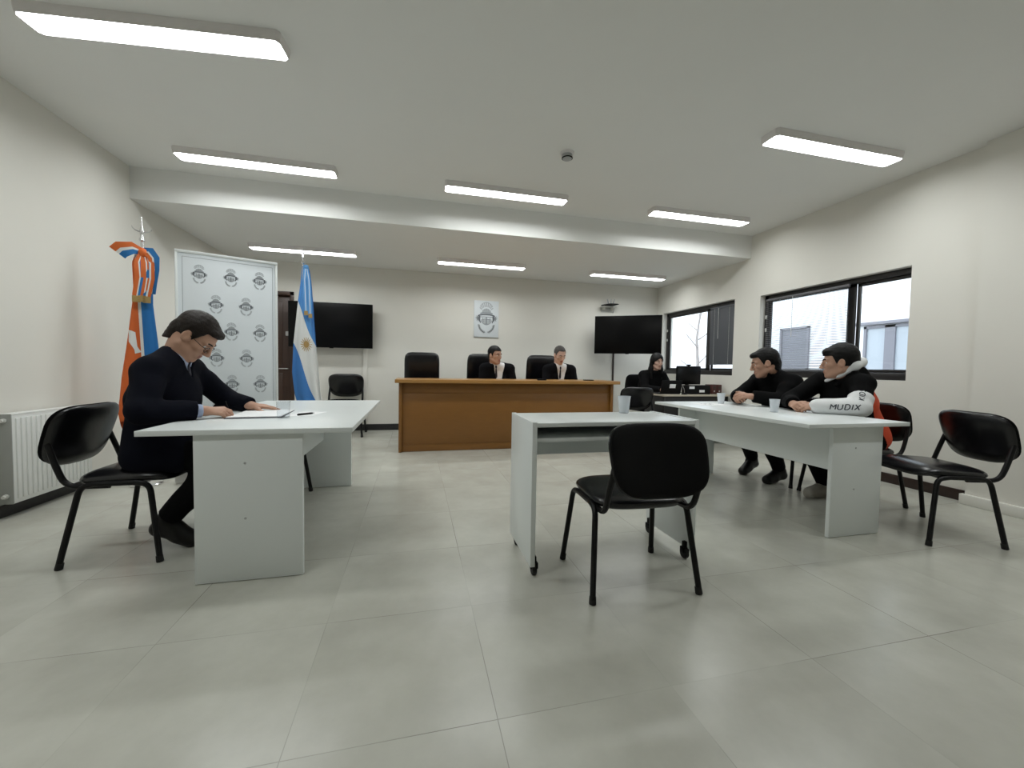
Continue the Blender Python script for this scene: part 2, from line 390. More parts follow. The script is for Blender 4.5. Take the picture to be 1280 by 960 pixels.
# smoke detector
t = thing('smoke_detector', 'small white smoke detector on the ceiling before the lamps', 'smoke detector', (1.31, 3.46, H))
MB().lathe([(.062, 0), (.062, -.014), (.052, -.020)], 28).build('base', M_lgrey, t)
MB().lathe([(.046, -.018), (.048, -.045), (.040, -.058), (.020, -.062)], 28).build('sensor_head', M_grey, t)
MB().lathe([(.0492, -.047), (.0492, -.052), (.046, -.054)], 28).build('sensing_slot', M_blkpl, t)

# ------------------------------------------------------------------ outside
t = thing('building', 'white building with grey windows seen through the large window', 'building', (9.2, 4.2, -.3))
MB().box((0, -5, 0), (.4, 9, 6.5)).build('wall', M_bldg, t, smooth=0)
for (ya, yb, za, zb, mu) in ((3.50, 4.28, 1.45, 2.52, None), (.85, 2.28, 1.25, 2.38, 1.8), (-2.2, -.6, 1.25, 2.38, -1.4)):
    fo = MB(); b = .05
    fo.box((-.05, ya, za), (.02, ya + b, zb)); fo.box((-.05, yb - b, za), (.02, yb, zb)); fo.box((-.05, ya, za), (.02, yb, za + b)); fo.box((-.05, ya, zb - b), (.02, yb, zb))
    if mu: fo.box((-.05, mu - .09, za), (.02, mu + .09, zb))
    fr = fo.build('window', M_bframe, t, smooth=0)
    MB().box((-.02, ya + b, za + b), (.005, yb - b, zb - b)).build('pane', M_bglass if mu is None else M_bpale, fr, smooth=0)
MB().box((-.12, -3, 2.40), (.02, 2.45, 2.46), .005).build('ledge', M_bframe, t)
struct(MB().box((4.9, -6, -.5), (14, 16, -.3)).build('courtyard_ground', M_ground, smooth=0))
t = thing('tree', 'bare grey tree outside the window by the corner', 'tree', (8.0, 10.1, -.3))
tr = MB(); tr.tube([(0, 0, 0), (.05, 0, 1.2), (-.02, .05, 2.3), (.1, 0, 3.6)], [.07, .055, .035, .015], 8)
tr.build('trunk', M_tree, t)
for i in range(9):
    a = i * 2.4; z = 1.1 + .24 * i; l = .9 - .05 * i
    br = MB(); d = Vector((math.cos(a), math.sin(a), .7)).normalized()
    p = [Vector((0, 0, z)) + d * l * s + Vector((0, 0, .12 * s * s * l)) for s in (0, .35, .7, 1)]
    br.tube(p, [.024, .017, .01, .004], 6)
    for s in (.4, .65, .85):
        q = Vector((0, 0, z)) + d * l * s; e = (d + Vector((random.uniform(-.8, .8), random.uniform(-.8, .8), random.uniform(-.1, .5)))).normalized()
        br.tube([q, q + e * .22, q + e * .42 + Vector((0, 0, .05))], [.008, .005, .002], 5)
    br.build('branch', M_tree, t)

# ------------------------------------------------------------------ white desks
def white_desk(label, x0, x1, y0, y1, px0, px1, pyn, pyf, mx, zt, mz0):
    t = thing('white_desk', label, 'desk', ((x0 + x1) / 2, (y0 + y1) / 2, 0), 0, 'white panel desks'); c = t.location.copy()
    def B(lo, hi, bev=.0015): return MB().box(Vector(lo) - c, Vector(hi) - c, bev)
    B((x0, y0, zt - .026), (x1, y1, zt)).build('desktop', M_white, t)
    for yy in (pyn, pyf):
        p = B((px0, yy, .003), (px1, yy + .026, zt - .026)).build('end_panel', M_white, t)
        if yy == pyn:
            for zz in (.32, .60):
                s = MB().lathe([(.006, 0), (.006, .002), (.002, .003)], 12, M=Matrix.Translation(Vector(((px0 + px1) / 2 - .02, yy + .0005, zz)) - c) @ Matrix.Rotation(PI / 2, 4, 'X'))
                s.build('screw_cap', M_grey, p)
    B((mx - .013, pyn + .026, mz0), (mx + .013, pyf, zt - .026)).build('modesty_panel', M_white, t)
    return t
ZT = .772
white_desk('white panel desk where the man with glasses is writing', -1.28, -.32, 2.22, 3.93, -1.05, -.563, 2.235, 3.83, -.805, ZT, .43)
white_desk('white panel desk where the man in the hoodie sits', 2.42, 3.28, 2.00, 3.68, 2.675, 3.11, 2.045, 3.62, 2.88, ZT, .41)

# ------------------------------------------------------------------ witness table on castors
WX0, WX1, WY0, WY1, WZ = .585, 1.575, 1.955, 2.415, .82
t = thing('rolling_table', 'small white table on castors in front of the lone black chair', 'table', (0, 0, 0))
t.location = ((WX0 + WX1) / 2, (WY0 + WY1) / 2, 0); c = t.location.copy()
def B(lo, hi, bev=.0015): return MB().box(Vector(lo) - c, Vector(hi) - c, bev)
B((WX0 + .026, WY0, WZ - .026), (WX1 - .026, WY1, WZ - .004)).build('tabletop', M_white, t)
for x in (WX0, WX1 - .026): B((x, WY0, .062), (x + .026, WY1, WZ)).build('side_panel', M_white, t)
B((WX0 + .026, WY1 - .05, .56), (WX1 - .026, WY1 - .03, WZ - .026)).build('back_panel', M_white, t)
B((WX0 + .026, WY0 + .02, .712), (WX1 - .026, WY1 - .05, .733)).build('shelf', M_white, t)
for x, s in ((WX0 + .013, -1), (WX1 - .013, 1)):
    for y in (WY0 + .045, WY1 - .05):
        cx = x - s * .02
        ca = MB(); ca.box((cx - .012, y - .012, .05), (cx + .012, y + .012, .10), .002); ca.box((cx - .020, y - .018, .036), (cx - .015, y + .018, .068), .002); ca.box((cx + .015, y - .018, .036), (cx + .020, y + .018, .068), .002)
        ca.box((cx - .02, y - .018, .060), (cx + .02, y + .018, .068), .002)
        co = MB(); co.v = [tuple(Vector(v) - c) for v in ca.v]; co.f = ca.f; co.mi = ca.mi
        co = co.build('castor', M_blkpl, t)
        R = Matrix.Translation(Vector((cx, y, .030)) - c) @ Matrix.Rotation(PI / 2, 4, 'Y')
        MB().lathe([(.010, -.013), (.027, -.012), (.030, -.008), (.030, .008), (.027, .012), (.010, .013)], 20, M=R).build('wheel', M_rubber, co)

# ------------------------------------------------------------------ judges' bench
JX0, JX1, JY, JD, JZ = -.205, 2.74, 5.19, .62, .93
t = thing('judges_bench', 'long wooden bench desk in front of the two men in suits', 'desk', ((JX0 + JX1) / 2, JY, 0)); c = t.location.copy()
B((JX0 - .045, JY - .06, JZ - .045), (JX1 + .075, JY + JD, JZ), .003).build('desktop', M_woodtop, t)
for x in (JX0, JX1 - .04): B((x, JY, .003), (x + .04, JY + JD - .03, JZ - .045), .002).build('side_panel', M_wood, t)
B((JX0 + .04, JY + .03, .10), (JX1 - .04, JY + .055, JZ - .18), .002).build('front_panel', M_wood, t)
B((JX0 + .04, JY + .040, JZ - .195), (JX1 - .04, JY + .067, JZ - .045), .002).build('top_rail', M_wood, t)
B((JX0 + .04, JY + .036, .004), (JX1 - .04, JY + .061, .106), .002).build('plinth', M_wood, t)
# things on the bench
o = MB().box((1.62, 5.20, JZ), (1.74, 5.26, JZ + .022), .006).build('remote_control', M_blkpl); tag(o, 'small black device on the front edge of the wooden bench', 'device')
o = MB().box((2.36, 5.32, JZ), (2.50, 5.40, JZ + .014), .005).build('mobile_phone', M_screen); tag(o, 'thin black phone lying beside the grey-haired man in a suit', 'phone')

# ------------------------------------------------------------------ televisions, poster, router, ducts
def television(label, w, h, M, cable_z):
    t = thing('television', label, 'television', M.to_translation()); t.rotation_euler = M.to_euler()
    MB().box((-w / 2, -.018, 0), (w / 2, .022, h), .006).build('bezel', M_blkpl, t)
    MB().box((-w / 2 + .010, -.0195, .016), (w / 2 - .010, -.012, h - .010), .0005).build('screen', M_screen, t)
    MB().box((-w * .3, .02, h * .12), (w * .3, .055, h * .7), .015).build('rear_cover', M_blkpl, t)
    MB().box((-.03, -.02, -.010), (.03, .0, .004), .003).build('sensor_bar', M_blkpl, t)
    return t
tl = television('wall television behind the blue and white flag', 1.25, .715, Matrix.Translation((-1.315, 6.93, 1.37)), 0)
MB().box((-.2, .03, .18), (.2, .158, .5), .01).build('wall_bracket', M_blkpl, tl)
ang = math.atan2(6.27 - 6.86, 4.215 - 3.216)
tv = television('wall television swivelled out beside the corner window', 1.165, .685, Matrix.Translation(((3.216 + 4.215) / 2, (6.86 + 6.27) / 2, 1.385)) @ Matrix.Rotation(ang, 4, 'Z'), 0)
br = MB(); inv = Matrix.Rotation(-ang, 3, 'Z'); a = Vector((0, .05, .34)); b = inv @ (Vector((3.55, 7.055, 1.725)) - tv.location); mid = (a + b) / 2 + inv @ Vector((.18, .02, 0))
br.tube([a, mid, b], .022, 8); br.box((-.12, .045, .2), (.12, .065, .5), .004); br.build('swivel_bracket', M_blkpl, tv)

CREST = {}
def stroke(mb, pts, w, sl):
    """flat ribbon along 2-D points"""
    mb.slot(sl); n = len(pts); P = [Vector((p[0], p[1])) for p in pts]; vs = []
    for i in range(n):
        tv_ = (P[min(i + 1, n - 1)] - P[max(i - 1, 0)]).normalized(); nn = Vector((-tv_.y, tv_.x))
        ww = w[i] if isinstance(w, (list, tuple)) else w
        a = P[i] + nn * ww / 2; b = P[i] - nn * ww / 2
        vs += [(a.x, a.y), (b.x, b.y)]
    mb.add([(v[0], v[1], 0) for v in vs], [(2 * i, 2 * i + 1, 2 * i + 3, 2 * i + 2) for i in range(n - 1)])
def arc(cx, cy, rx, ry, a0, a1, n=14):
    return [(cx + rx * math.cos(math.radians(a0 + (a1 - a0) * i / n)), cy + ry * math.sin(math.radians(a0 + (a1 - a0) * i / n))) for i in range(n + 1)]
def crest_shapes():
    """unit crest, about 1 high: slots 0 dark, 1 mid, 2 light"""
    m = MB()
    m.slot(2); o = arc(0, -.02, .15, .17, 180, 360, 16); m.add([(0, 0, 0)] + [(x, y, 0) for x, y in o] , [(0, i + 1, i + 2) for i in range(16)])
    o = arc(0, .12, .15, .17, 0, 180, 16); m.add([(0, .12, 0)] + [(x, y, 0) for x, y in o], [(0, i + 1, i + 2) for i in range(16)])
    for i in range(9):
        a = math.radians(26 + 16 * i); stroke(m, [(.15 * math.cos(a), .20 + .13 * math.sin(a)), (.215 * math.cos(a), .20 + .25 * math.sin(a))], .030, 2)
    stroke(m, arc(0, .24, .20, .22, 25, 155), .018, 2)
    for i in range(5):
        x = -.09 + .045 * i; stroke(m, [(x, .19), (x * 1.15, .285 - abs(x) * .5)], .018, 1)
    stroke(m, [(-.18, .14), (-.10, .165), (.10, .165), (.18, .14)], .035, 1)
    stroke(m, arc(0, .055, .25, .06, 170, 10), [.02] + [.038] * 13 + [.02], 0)
    stroke(m, [(-.17, .045), (.17, .045)], .020, 1)
    for s in (-1, 1):
        for i in range(6):
            a = math.radians(38 - 30 * i); cx, cy = s * .225, .015
            stroke(m, [(cx, cy), (cx + s * .10 * math.cos(a), cy + .11 * math.sin(a))], [.045, .012], 1 if i % 2 else 2)
        stroke(m, [(s * .20, .07), (s * .205, -.04), (s * .165, -.13)], [.055, .05, .02], 0)
        stroke(m, [(s * .26, .06), (s * .27, -.03)], .03, 1)
        stroke(m, arc(0, -.17, .215, .23, 180 if s < 0 else 0, 262 if s < 0 else -82), [.035] * 13 + [.03, .02], 2)
        for i in range(7):
            a = math.radians(270 + s * (14 + i * 11)); stroke(m, [(.18 * math.cos(a), -.17 + .19 * math.sin(a)), (.25 * math.cos(a + s * .12), -.17 + .265 * math.sin(a + s * .12))], .024, 2)
        stroke(m, [(s * .11, .02), (s * .085, -.11)], .018, 1)
    stroke(m, [(0, .05), (0, -.15)], .020, 0)
    stroke(m, arc(0, -.03, .16, .14, 190, 350), .016, 1)
    stroke(m, [(-.12, -.03), (-.04, -.01), (.04, -.02), (.12, -.03)], .020, 1)
    stroke(m, [(-.07, -.155), (.07, -.155)], .022, 1)
    return m
CS = crest_shapes()
def stamp(mb, cx, cz, size, y):
    o = len(mb.v); mb.v += [(cx + v[0] * size, y - v[2], cz + v[1] * size) for v in CS.v]
    mb.f += [tuple(i + o for i in f) for f in CS.f]; mb.mi += CS.mi
# lift strokes by slot: dark on top of mid on top of light
vl = list(CS.v)
for f, s in zip(CS.f, CS.mi):
    for i in f: vl[i] = (vl[i][0], vl[i][1], {0: .0016, 1: .0010, 2: .0005}[s])
CS.v = vl

t = thing('poster', 'white crest poster on the back wall above the bench', 'poster', (1.217, YB, 1.632))
MB().box((-.222, -.020, 0), (.222, -.001, .645), .003).build('board', M_banner, t)
pm = MB(); stamp(pm, 0, .33, .62, -.0205); pm.build('crest_print', [M_pr1, M_pr2, M_pr3], t, smooth=0, recalc=False)

t = thing('router', 'small black wall device with short antennas above the swivelled television', 'router', (3.56, YB, 2.31))
sh = MB(); sh.box((-.15, -.16, -.035), (.13, -.004, -.025), .003); sh.box((-.13, -.012, -.12), (.11, -.002, -.03), .003); sh.box((-.10, -.13, -.09), (-.092, -.006, -.03)); sh.box((.072, -.13, -.09), (.08, -.006, -.03))
sh.build('wall_bracket', M_brush, t)
bd = MB(); bd.lathe([(.02, -.022), (.10, -.018), (.185, .0), (.165, .014), (.07, .026), (.01, .028)], 28, M=Matrix.Translation((0, -.12, 0)) @ Matrix.Rotation(-.10, 4, 'Y') @ Matrix.Diagonal((1, .55, 1, 1))); bd.build('body', M_blkpl, t)
for x, dx in ((-.02, -.03), (.03, .0), (.075, .03)):
    MB().tube([(x, -.10, .018), (x + dx * .3, -.10, .06), (x + dx, -.10, .115)], [.013, .012, .008], 8).build('antenna', M_grey, t)
MB().tube(soften([(.10, -.08, -.005), (.125, -.06, -.06), (.12, -.01, -.13)], .03), .004, 6).build('cable', M_blkpl, t)

o = MB().box((-.855, YB - .024, .106), (-.79, YB - .001, 1.50), .003).build('cable_duct', M_wall); tag(o, 'wall-coloured vertical cable duct below the television behind the flag', 'cable duct')
o = MB().box((3.70, YB - .016, .106), (3.735, YB - .001, 1.72), .003).build('cable_duct', M_dbase); tag(o, 'thin dark vertical cable duct below the swivelled television', 'cable duct')

# ------------------------------------------------------------------ radiator
RY0, RY1, RZ0, RZ1 = 3.43, 4.12, .105, .725
t = thing('radiator', 'white panel radiator low on the wall behind the chair of the man with glasses', 'radiator', (XL, RY0, RZ0))
r = MB(); L = RY1 - RY0; hh = RZ1 - RZ0
nf = 17
r.box((.075, 0, 0), (.105, L, hh), .006)
for i in range(nf): r.box((.100, .02 + i * (L - .04) / nf + .006, .03), (.114, .02 + (i + 1) * (L - .04) / nf - .006, hh - .03), .006)
r.build('front_panel', M_rad, t)
MB().box((.035, .0, 0), (.050, L, hh), .004).build('rear_panel', M_rad, t)
MB().box((.03, .0, hh - .012), (.106, L, hh + .002), .003).build('top_grille', M_rad, t)
MB().box((.022, -.006, 0), (.108, .002, hh), .003).build('end_cover', M_radend, t)
for z in (.055, hh - .045):
    v = MB(); v.lathe([(.016, 0), (.016, .012), (.011, .014), (.011, .026)], 14, M=Matrix.Translation((.07, -.006, z)) @ Matrix.Rotation(PI / 2, 4, 'X')); v.build('valve', M_brush, t)
for yy in (.12, L - .12): MB().box((.0, yy - .015, .08), (.04, yy + .015, hh - .08), .002).build('wall_bracket', M_rad, t)

# ------------------------------------------------------------------ visitor chairs
def pad(w, d, th, n=4.0, dome=.35, bow=0.0, nr=9, na=44):
    """soft superellipse pad in xy, thickness in z"""
    vs = []; fs = []
    def pt(s, a, side):
        c, sn = math.cos(a), math.sin(a); e = 2 / n
        x = w / 2 * s * math.copysign(abs(c) ** e, c); y = d / 2 * s * math.copysign(abs(sn) ** e, sn)
        z = th / 2 * (max(0, 1 - s ** 5)) ** .5
        z = z * (1 + (dome * (1 - s * s) if side > 0 else -.3 * (1 - s * s))) * side
        return (x, y, z + bow * (x / (w / 2)) ** 2)
    ss = [0.0001] + [1 - (1 - i / nr) ** 1.8 for i in range(1, nr + 1)]
    rings = [(s, 1) for s in ss] + [(s, -1) for s in reversed(ss[:-1])]
    for s, sd in rings:
        for k in range(na): vs.append(pt(s, 2 * PI * k / na, sd))
    for i in range(len(rings) - 1):
        for k in range(na): fs.append((i * na + k, i * na + (k + 1) % na, (i + 1) * na + (k + 1) % na, (i + 1) * na + k))
    fs += [tuple(range(na)), tuple(range((len(rings) - 1) * na + na - 1, (len(rings) - 1) * na - 1, -1))]
    return vs, fs
def make_visitor_chair(label):
    t = thing('visitor_chair', label, 'chair', (0, 0, 0), 0, 'black visitor chairs')
    v, f = pad(.485, .45, .082, 4.2, .15)
    M = Matrix.Translation((0, .015, .457)) @ Matrix.Rotation(.035, 4, 'X')
    v2 = [M @ Vector(p) for p in v]
    v2 = [Vector((p.x, p.y, p.z - .03 * max(0, (p.y - .12) / .13) ** 2)) for p in v2]
    MB().add(v2, f).build('seat', M_black, t, smooth=60)
    v, f = pad(.48, .35, .050, 3.6, .2, -.035)
    tilt = Matrix.Translation((0, -.262, .680)) @ Matrix.Rotation(-.29, 4, 'X') @ Matrix.Rotation(-PI / 2, 4, 'X')
    # pad +z becomes chair +y (front)
    MB().add([tilt @ Vector((p[0] * (1 - .05 * (p[1] / .17)), p[1], p[2])) for p in v], f).build('backrest', M_black, t, smooth=60)
    bk = t.children[-1]
    v, f = pad(.472, .342, .030, 3.6, .1, -.035)
    MB().add([tilt @ Vector((p[0] * (1 - .05 * (p[1] / .17)), p[1], p[2] - .022)) for p in v], f).build('back_shell', M_blkpl, bk, smooth=60)
    r = .0145
    def leg(x, y0, y1, xt):
        o = MB().tube(soften([(x, y0, .012), (xt, y1, .425), (xt, y1 * .55, .437)], .045), r, 10).build('leg', M_tube, t)
        ft = Vector((x, y0, 0)); up = (Vector((xt, y1, .425)) - Vector((x, y0, .012))).normalized()
        MB().tube([ft + up * 0, ft + up * .004, ft + up * .035], [.016, .0175, .0165], 10).build('rubber_foot', M_rubber, o)
    for s in (-1, 1):
        leg(s * .278, .225, .165, s * .243); leg(s * .278, -.228, -.150, s * .243)
    fr = MB()
    for s in (-1, 1): fr.tube([(s * .243, .095, .437), (s * .243, -.085, .437)], r, 10)
    for y in (.11, -.10): fr.tube([(-.243, y, .428), (.243, y, .428)], .010, 8)
    fr.build('seat_frame', M_tube, t)
    for s in (-1, 1):
        MB().tube(soften([(s * .222, -.03, .420), (s * .226, -.222, .424), (s * .228, -.262, .535), (s * .220, -.302, .66)], .06), r, 10).build('back_support', M_tube, t)
    return t
VC = make_visitor_chair('black chair facing away in the foreground at the small rolling table')
VC.location = (1.10, 1.895, 0); VC.rotation_euler = (0, 0, -.05)
dup(VC, (-1.585, 2.825, 0), math.radians(-90), 'black chair the man with glasses is sitting on')
dup(VC, (-1.10, 3.455, 0), math.radians(-90), 'black chair tucked under the left white desk beside the man with glasses')
dup(VC, (3.515, 2.02, 0), math.radians(72), 'empty shiny black chair in front of the window wall near the camera')
dup(VC, (3.70, 2.67, 0), math.radians(90), 'black chair under the man in the hoodie')
dup(VC, (3.69, 3.30, 0), math.radians(90), 'black chair under the man in the black coat')
dup(VC, (3.06, 4.90, 0), math.radians(170), 'black chair standing before the dark computer desk, behind the small rolling table')
dup(VC, (-1.10, 6.66, 0), math.radians(180), 'empty black chair against the back wall under the television', scale=1.12)

# executive chairs
def make_exec():
    t = thing('executive_chair', 'x', 'chair', (0, 0, 0), 0, 'high-backed chairs behind the bench')
    v, f = pad(.53, .74, .085, 7, .15, .02)
    M = Matrix.Translation((0, -.26, .945)) @ Matrix.Rotation(-.13, 4, 'X') @ Matrix.Rotation(-PI / 2, 4, 'X')
    MB().add([M @ Vector(p) for p in v], f).build('backrest', M_black, t, smooth=60)
    v, f = pad(.52, .50, .10, 6, .15)
    MB().add([Vector((p[0], p[1], p[2] + .52)) for p in v], f).build('seat', M_black, t, smooth=60)
    MB().tube([(0, 0, .10), (0, 0, .47)], .028, 14).build('column', M_tube, t)
    bs = MB()
    for i in range(5):
        a = i * 2 * PI / 5 + .3; bs.tube([(0, 0, .10), (.29 * math.cos(a), .29 * math.sin(a), .072)], [.03, .018], 8)
    bs = bs.build('base', M_tube, t)
    for i in range(5):
        a = i * 2 * PI / 5 + .3
        MB().lathe([(.012, -.02), (.028, -.017), (.028, .017), (.012, .02)], 14, M=Matrix.Translation((.29 * math.cos(a), .29 * math.sin(a), .028)) @ Matrix.Rotation(a, 4, 'Z') @ Matrix.Rotation(PI / 2, 4, 'X')).build('wheel', M_rubber, bs)
    for s in (-1, 1):
        MB().tube(soften([(s * .27, -.2, .50), (s * .30, -.2, .72), (s * .30, .15, .72), (s * .27, .12, .50)], .05), .016, 8).build('armrest', M_blkpl, t)
    return t
ex = make_exec(); ex.location = (.095, 6.12, 0); ex.rotation_euler = (0, 0, PI)
ex['label'] = 'empty high-backed black chair at the flag end of the bench'
dup(ex, (1.055, 6.12, 0), PI, 'high-backed black chair behind the dark-haired man in a suit')
dup(ex, (2.03, 6.12, 0), PI, 'high-backed black chair behind the grey-haired man in a suit')

# ------------------------------------------------------------------ secretary's corner
SX0, SX1, SY0, SY1, SZ = 3.50, 4.60, 5.10, 5.62, .745
t = thing('computer_desk', 'dark computer desk with pale top under the corner window', 'desk', ((SX0 + SX1) / 2, SY0, 0)); c = t.location.copy()
B((SX0 - .02, SY0 - .02, SZ - .026), (SX1 + .02, SY1, SZ), .002).build('desktop', M_sectop, t)
for x in (SX0, SX1 - .026): B((x, SY0, .003), (x + .026, SY1 - .02, SZ - .026), .0015).build('side_panel', M_sec, t)
B((SX0 + .026, SY0 + .01, .12), (SX1 - .026, SY0 + .034, SZ - .026), .0015).build('front_panel', M_sec, t)
t = thing('monitor', 'black computer monitor with its back turned, webcam on top', 'monitor', (4.17, 5.46, SZ), math.radians(190))
MB().box((-.245, -.022, .135), (.245, .018, .425), .008).build('housing', M_blkpl, t)
MB().box((-.235, .016, .145), (.235, .0195, .415), .0005).build('screen', M_screen, t)
MB().box((-.035, -.035, .01), (.035, -.018, .26), .006).build('stand', M_blkpl, t)
MB().box((-.10, -.09, 0), (.10, .10, .010), .004).build('base', M_blkpl, t)
wc = MB(); wc.box((-.035, -.018, .430), (.035, .020, .452), .008); wc.box((-.012, -.01, .42), (.012, .012, .435), .002); wc.build('webcam', M_blkpl, t)
t = thing('computer_case', 'low black computer box with two white stickers beneath the monitor', 'computer', (4.12, 5.21, SZ))
MB().box((-.20, -.06, 0), (.20, .07, .135), .005).build('case', M_blkpl, t)
MB().box((-.165, -.0615, .082), (-.075, -.0595, .118), .0003).build('sticker', M_paper, t)
MB().box((.01, -.0615, .030), (.10, -.0595, .066), .0003).build('sticker', M_paper, t)
t = thing('laptop', 'open black laptop with a white sticker in front of the seated woman', 'laptop', (3.66, 5.22, SZ), 0)
MB().box((-.17, -.03, 0), (.17, .20, .018), .004).build('keyboard_base', M_blkpl, t)
ld = Matrix.Translation((0, -.035, .010)) @ Matrix.Rotation(.22, 4, 'X')
MB().box((-.17, -.006, 0), (.17, .006, .20), .004, M=ld).build('lid', M_blkpl, t)
li = t.children[-1]
MB().box((-.035, -.0068, .085), (.065, -.0055, .145), .0003, M=ld).build('sticker', M_paper, li)
# binders
for i, (x, lb) in enumerate(((4.435, 'dark red binder with a spine ring, next to the computer box'), (4.525, 'dark red binder standing at the window end of the computer desk'))):
    t = thing('binder', lb, 'binder', (x, 5.20, SZ), 0, 'binders on the computer desk')
    MB().box((-.040, 0, 0), (.040, .16, .145), .003).build('cover', M_red, t)
    MB().lathe([(.012, 0), (.012, .002), (.008, .002)], 16, M=Matrix.Translation((0, .001, .045)) @ Matrix.Rotation(PI / 2, 4, 'X')).build('spine_ring', M_steel, t)
    MB().box((-.022, -.0015, .085), (.022, .001, .12), .0003).build('spine_label', M_dbase, t)
t = thing('microphone', 'thin gooseneck microphone on the computer desk by the laptop', 'microphone', (3.865, 5.14, SZ))
MB().lathe([(.045, 0), (.045, .012), (.03, .022), (.012, .026)], 20).build('base', M_blkpl, t)
MB().tube(soften([(0, 0, .02), (0, .0, .08), (-.07, .02, .20)], .06), .004, 8).build('gooseneck', M_steel, t)
MB().tube([(-.07, .02, .20), (-.082, .024, .222), (-.093, .028, .242)], [.007, .009, .006], 10).build('capsule', M_blkpl, t)
# woman's task chair
t = thing('task_chair', 'black office chair under the woman in black at the computer desk', 'chair', (3.76, 6.02, 0), math.radians(195))
v, f = pad(.44, .44, .07, 5, .2); 
M = Matrix.Translation((.0, -.24, .80)) @ Matrix.Rotation(-.12, 4, 'X') @ Matrix.Rotation(-PI / 2, 4, 'X')
MB().add([M @ Vector(p) for p in v], f).build('backrest', M_fabblk, t, smooth=60)
v, f = pad(.48, .46, .08, 5, .2); MB().add([Vector((p[0], p[1], p[2] + .445)) for p in v], f).build('seat', M_fabblk, t, smooth=60)
MB().tube([(0, 0, .09), (0, 0, .41)], .026, 12).build('column', M_tube, t)
MB().tube([(0, -.12, .42), (0, -.28, .44), (0, -.285, .66)], .016, 8).build('back_support', M_tube, t)
bs = MB()
for i in range(5):
    a = i * 2 * PI / 5; bs.tube([(0, 0, .09), (.28 * math.cos(a), .28 * math.sin(a), .066)], [.028, .018], 8)
bs = bs.build('base', M_tube, t)
for i in range(5):
    a = i * 2 * PI / 5
    MB().lathe([(.012, -.02), (.027, -.017), (.027, .017), (.012, .02)], 12, M=Matrix.Translation((.28 * math.cos(a), .28 * math.sin(a), .027)) @ Matrix.Rotation(a, 4, 'Z') @ Matrix.Rotation(PI / 2, 4, 'X')).build('wheel', M_rubber, bs)

# ------------------------------------------------------------------ cups, paper, pens
def cup(label, x, y, z, m=M_cup, h=.105, r0=.027, r1=.038, ribs=True, group='plastic cups'):
    pr = [(r0 * .9, 0), (r0, .002)]
    n = 10
    for i in range(1, n):
        s = i / n; rr = r0 + (r1 - r0) * s; pr.append((rr + (.0008 if ribs and i % 2 else 0), h * s))
    pr += [(r1, h * .97), (r1 + .0022, h * .985), (r1 + .0022, h), (r1 - .001, h), (r1 - .002, h * .96), (r0 - .001, .006), (.004, .005)]
    o = MB().lathe(pr, 28, (0, 0, 0)).build('plastic_cup', m, smooth=50); o.location = (x, y, z)
    return tag(o, label, 'cup', group)
M_cupt = bpy.data.materials.new('translucent_cup'); M_cupt.use_nodes = True
_b = M_cupt.node_tree.nodes['Principled BSDF']; _b.inputs['Base Color'].default_value = (.80, .84, .88, 1); _b.inputs['Roughness'].default_value = .25
_n = M_cupt.node_tree.nodes; _t = _n.new('ShaderNodeBsdfTransparent'); _x = _n.new('ShaderNodeMixShader'); _x.inputs[0].default_value = .62
M_cupt.node_tree.links.new(_t.outputs[0], _x.inputs[1]); M_cupt.node_tree.links.new(_b.outputs[0], _x.inputs[2]); M_cupt.node_tree.links.new(_x.outputs[0], _n['Material Output'].inputs['Surface'])
cup('translucent plastic cup before the man in the black coat', 3.00, 3.42, ZT, M_cupt)
cup('translucent plastic cup between the two men at the right white desk', 2.86, 2.67, ZT, M_cupt)
cup('translucent plastic cup standing alone on the small rolling table', 1.325, 2.36, WZ - .004, M_cupt, .11, .030, .041)
cup('clear plastic cup beside the papers of the man with glasses', -.775, 2.66, ZT, M_clear, .10, .034, .038, False)
# papers
def sheet(name, label, x, y, z, rz, w=.21, l=.297, m=M_paper, th=.0012, cat='paper', group=None):
    o = MB().box((-w / 2, -l / 2, 0), (w / 2, l / 2, th), 0).build(name, m, smooth=0); o.location = (x, y, z); o.rotation_euler = (0, 0, rz)
    return tag(o, label, cat, group)
sheet('folder', 'dark flat folder under the writing man\'s white sheets', -.955, 2.86, ZT, math.radians(6), .30, .42, M_ink, .004, 'folder')
sheet('paper_sheet', 'stack of white sheets the man with glasses writes on', -.955, 2.875, ZT + .0041, math.radians(4), .285, .40, M_paper, .004)
sheet('paper_sheet', 'loose white sheet under the dark pen by the clear cup', -.70, 2.86, ZT, math.radians(-12), .16, .25)
t = thing('pen', 'dark pen lying on the loose sheet by the clear cup', 'pen', (-.69, 2.80, ZT + .0075), math.radians(52))
MB().tube([(-.055, 0, 0), (-.05, 0, 0), (.045, 0, 0), (.055, 0, 0)], [.004, .0062, .0062, .005], 10).build('barrel', M_tube, t)
MB().tube([(.054, 0, 0), (.066, 0, 0), (.072, 0, 0)], [.0045, .003, .001], 10).build('tip', M_steel, t)
MB().box((-.05, -.0012, .006), (-.015, .0012, .008)).build('clip', M_steel, t)
t = thing('paper_sheet', 'white sheet with a few dark printed lines by the black coat man', 'paper', (2.82, 3.36, ZT), math.radians(80))
MB().box((-.105, -.148, 0), (.105, .148, .0012)).build('page', M_paper, t, smooth=0)
pl = MB()
for i, (a, b) in enumerate(((-.07, .04), (-.07, .07), (-.02, .06))):
    pl.box((a, .07 - i * .05, .0012), (b, .078 - i * .05, .0016))
pl.build('print', M_ink, t, smooth=0)
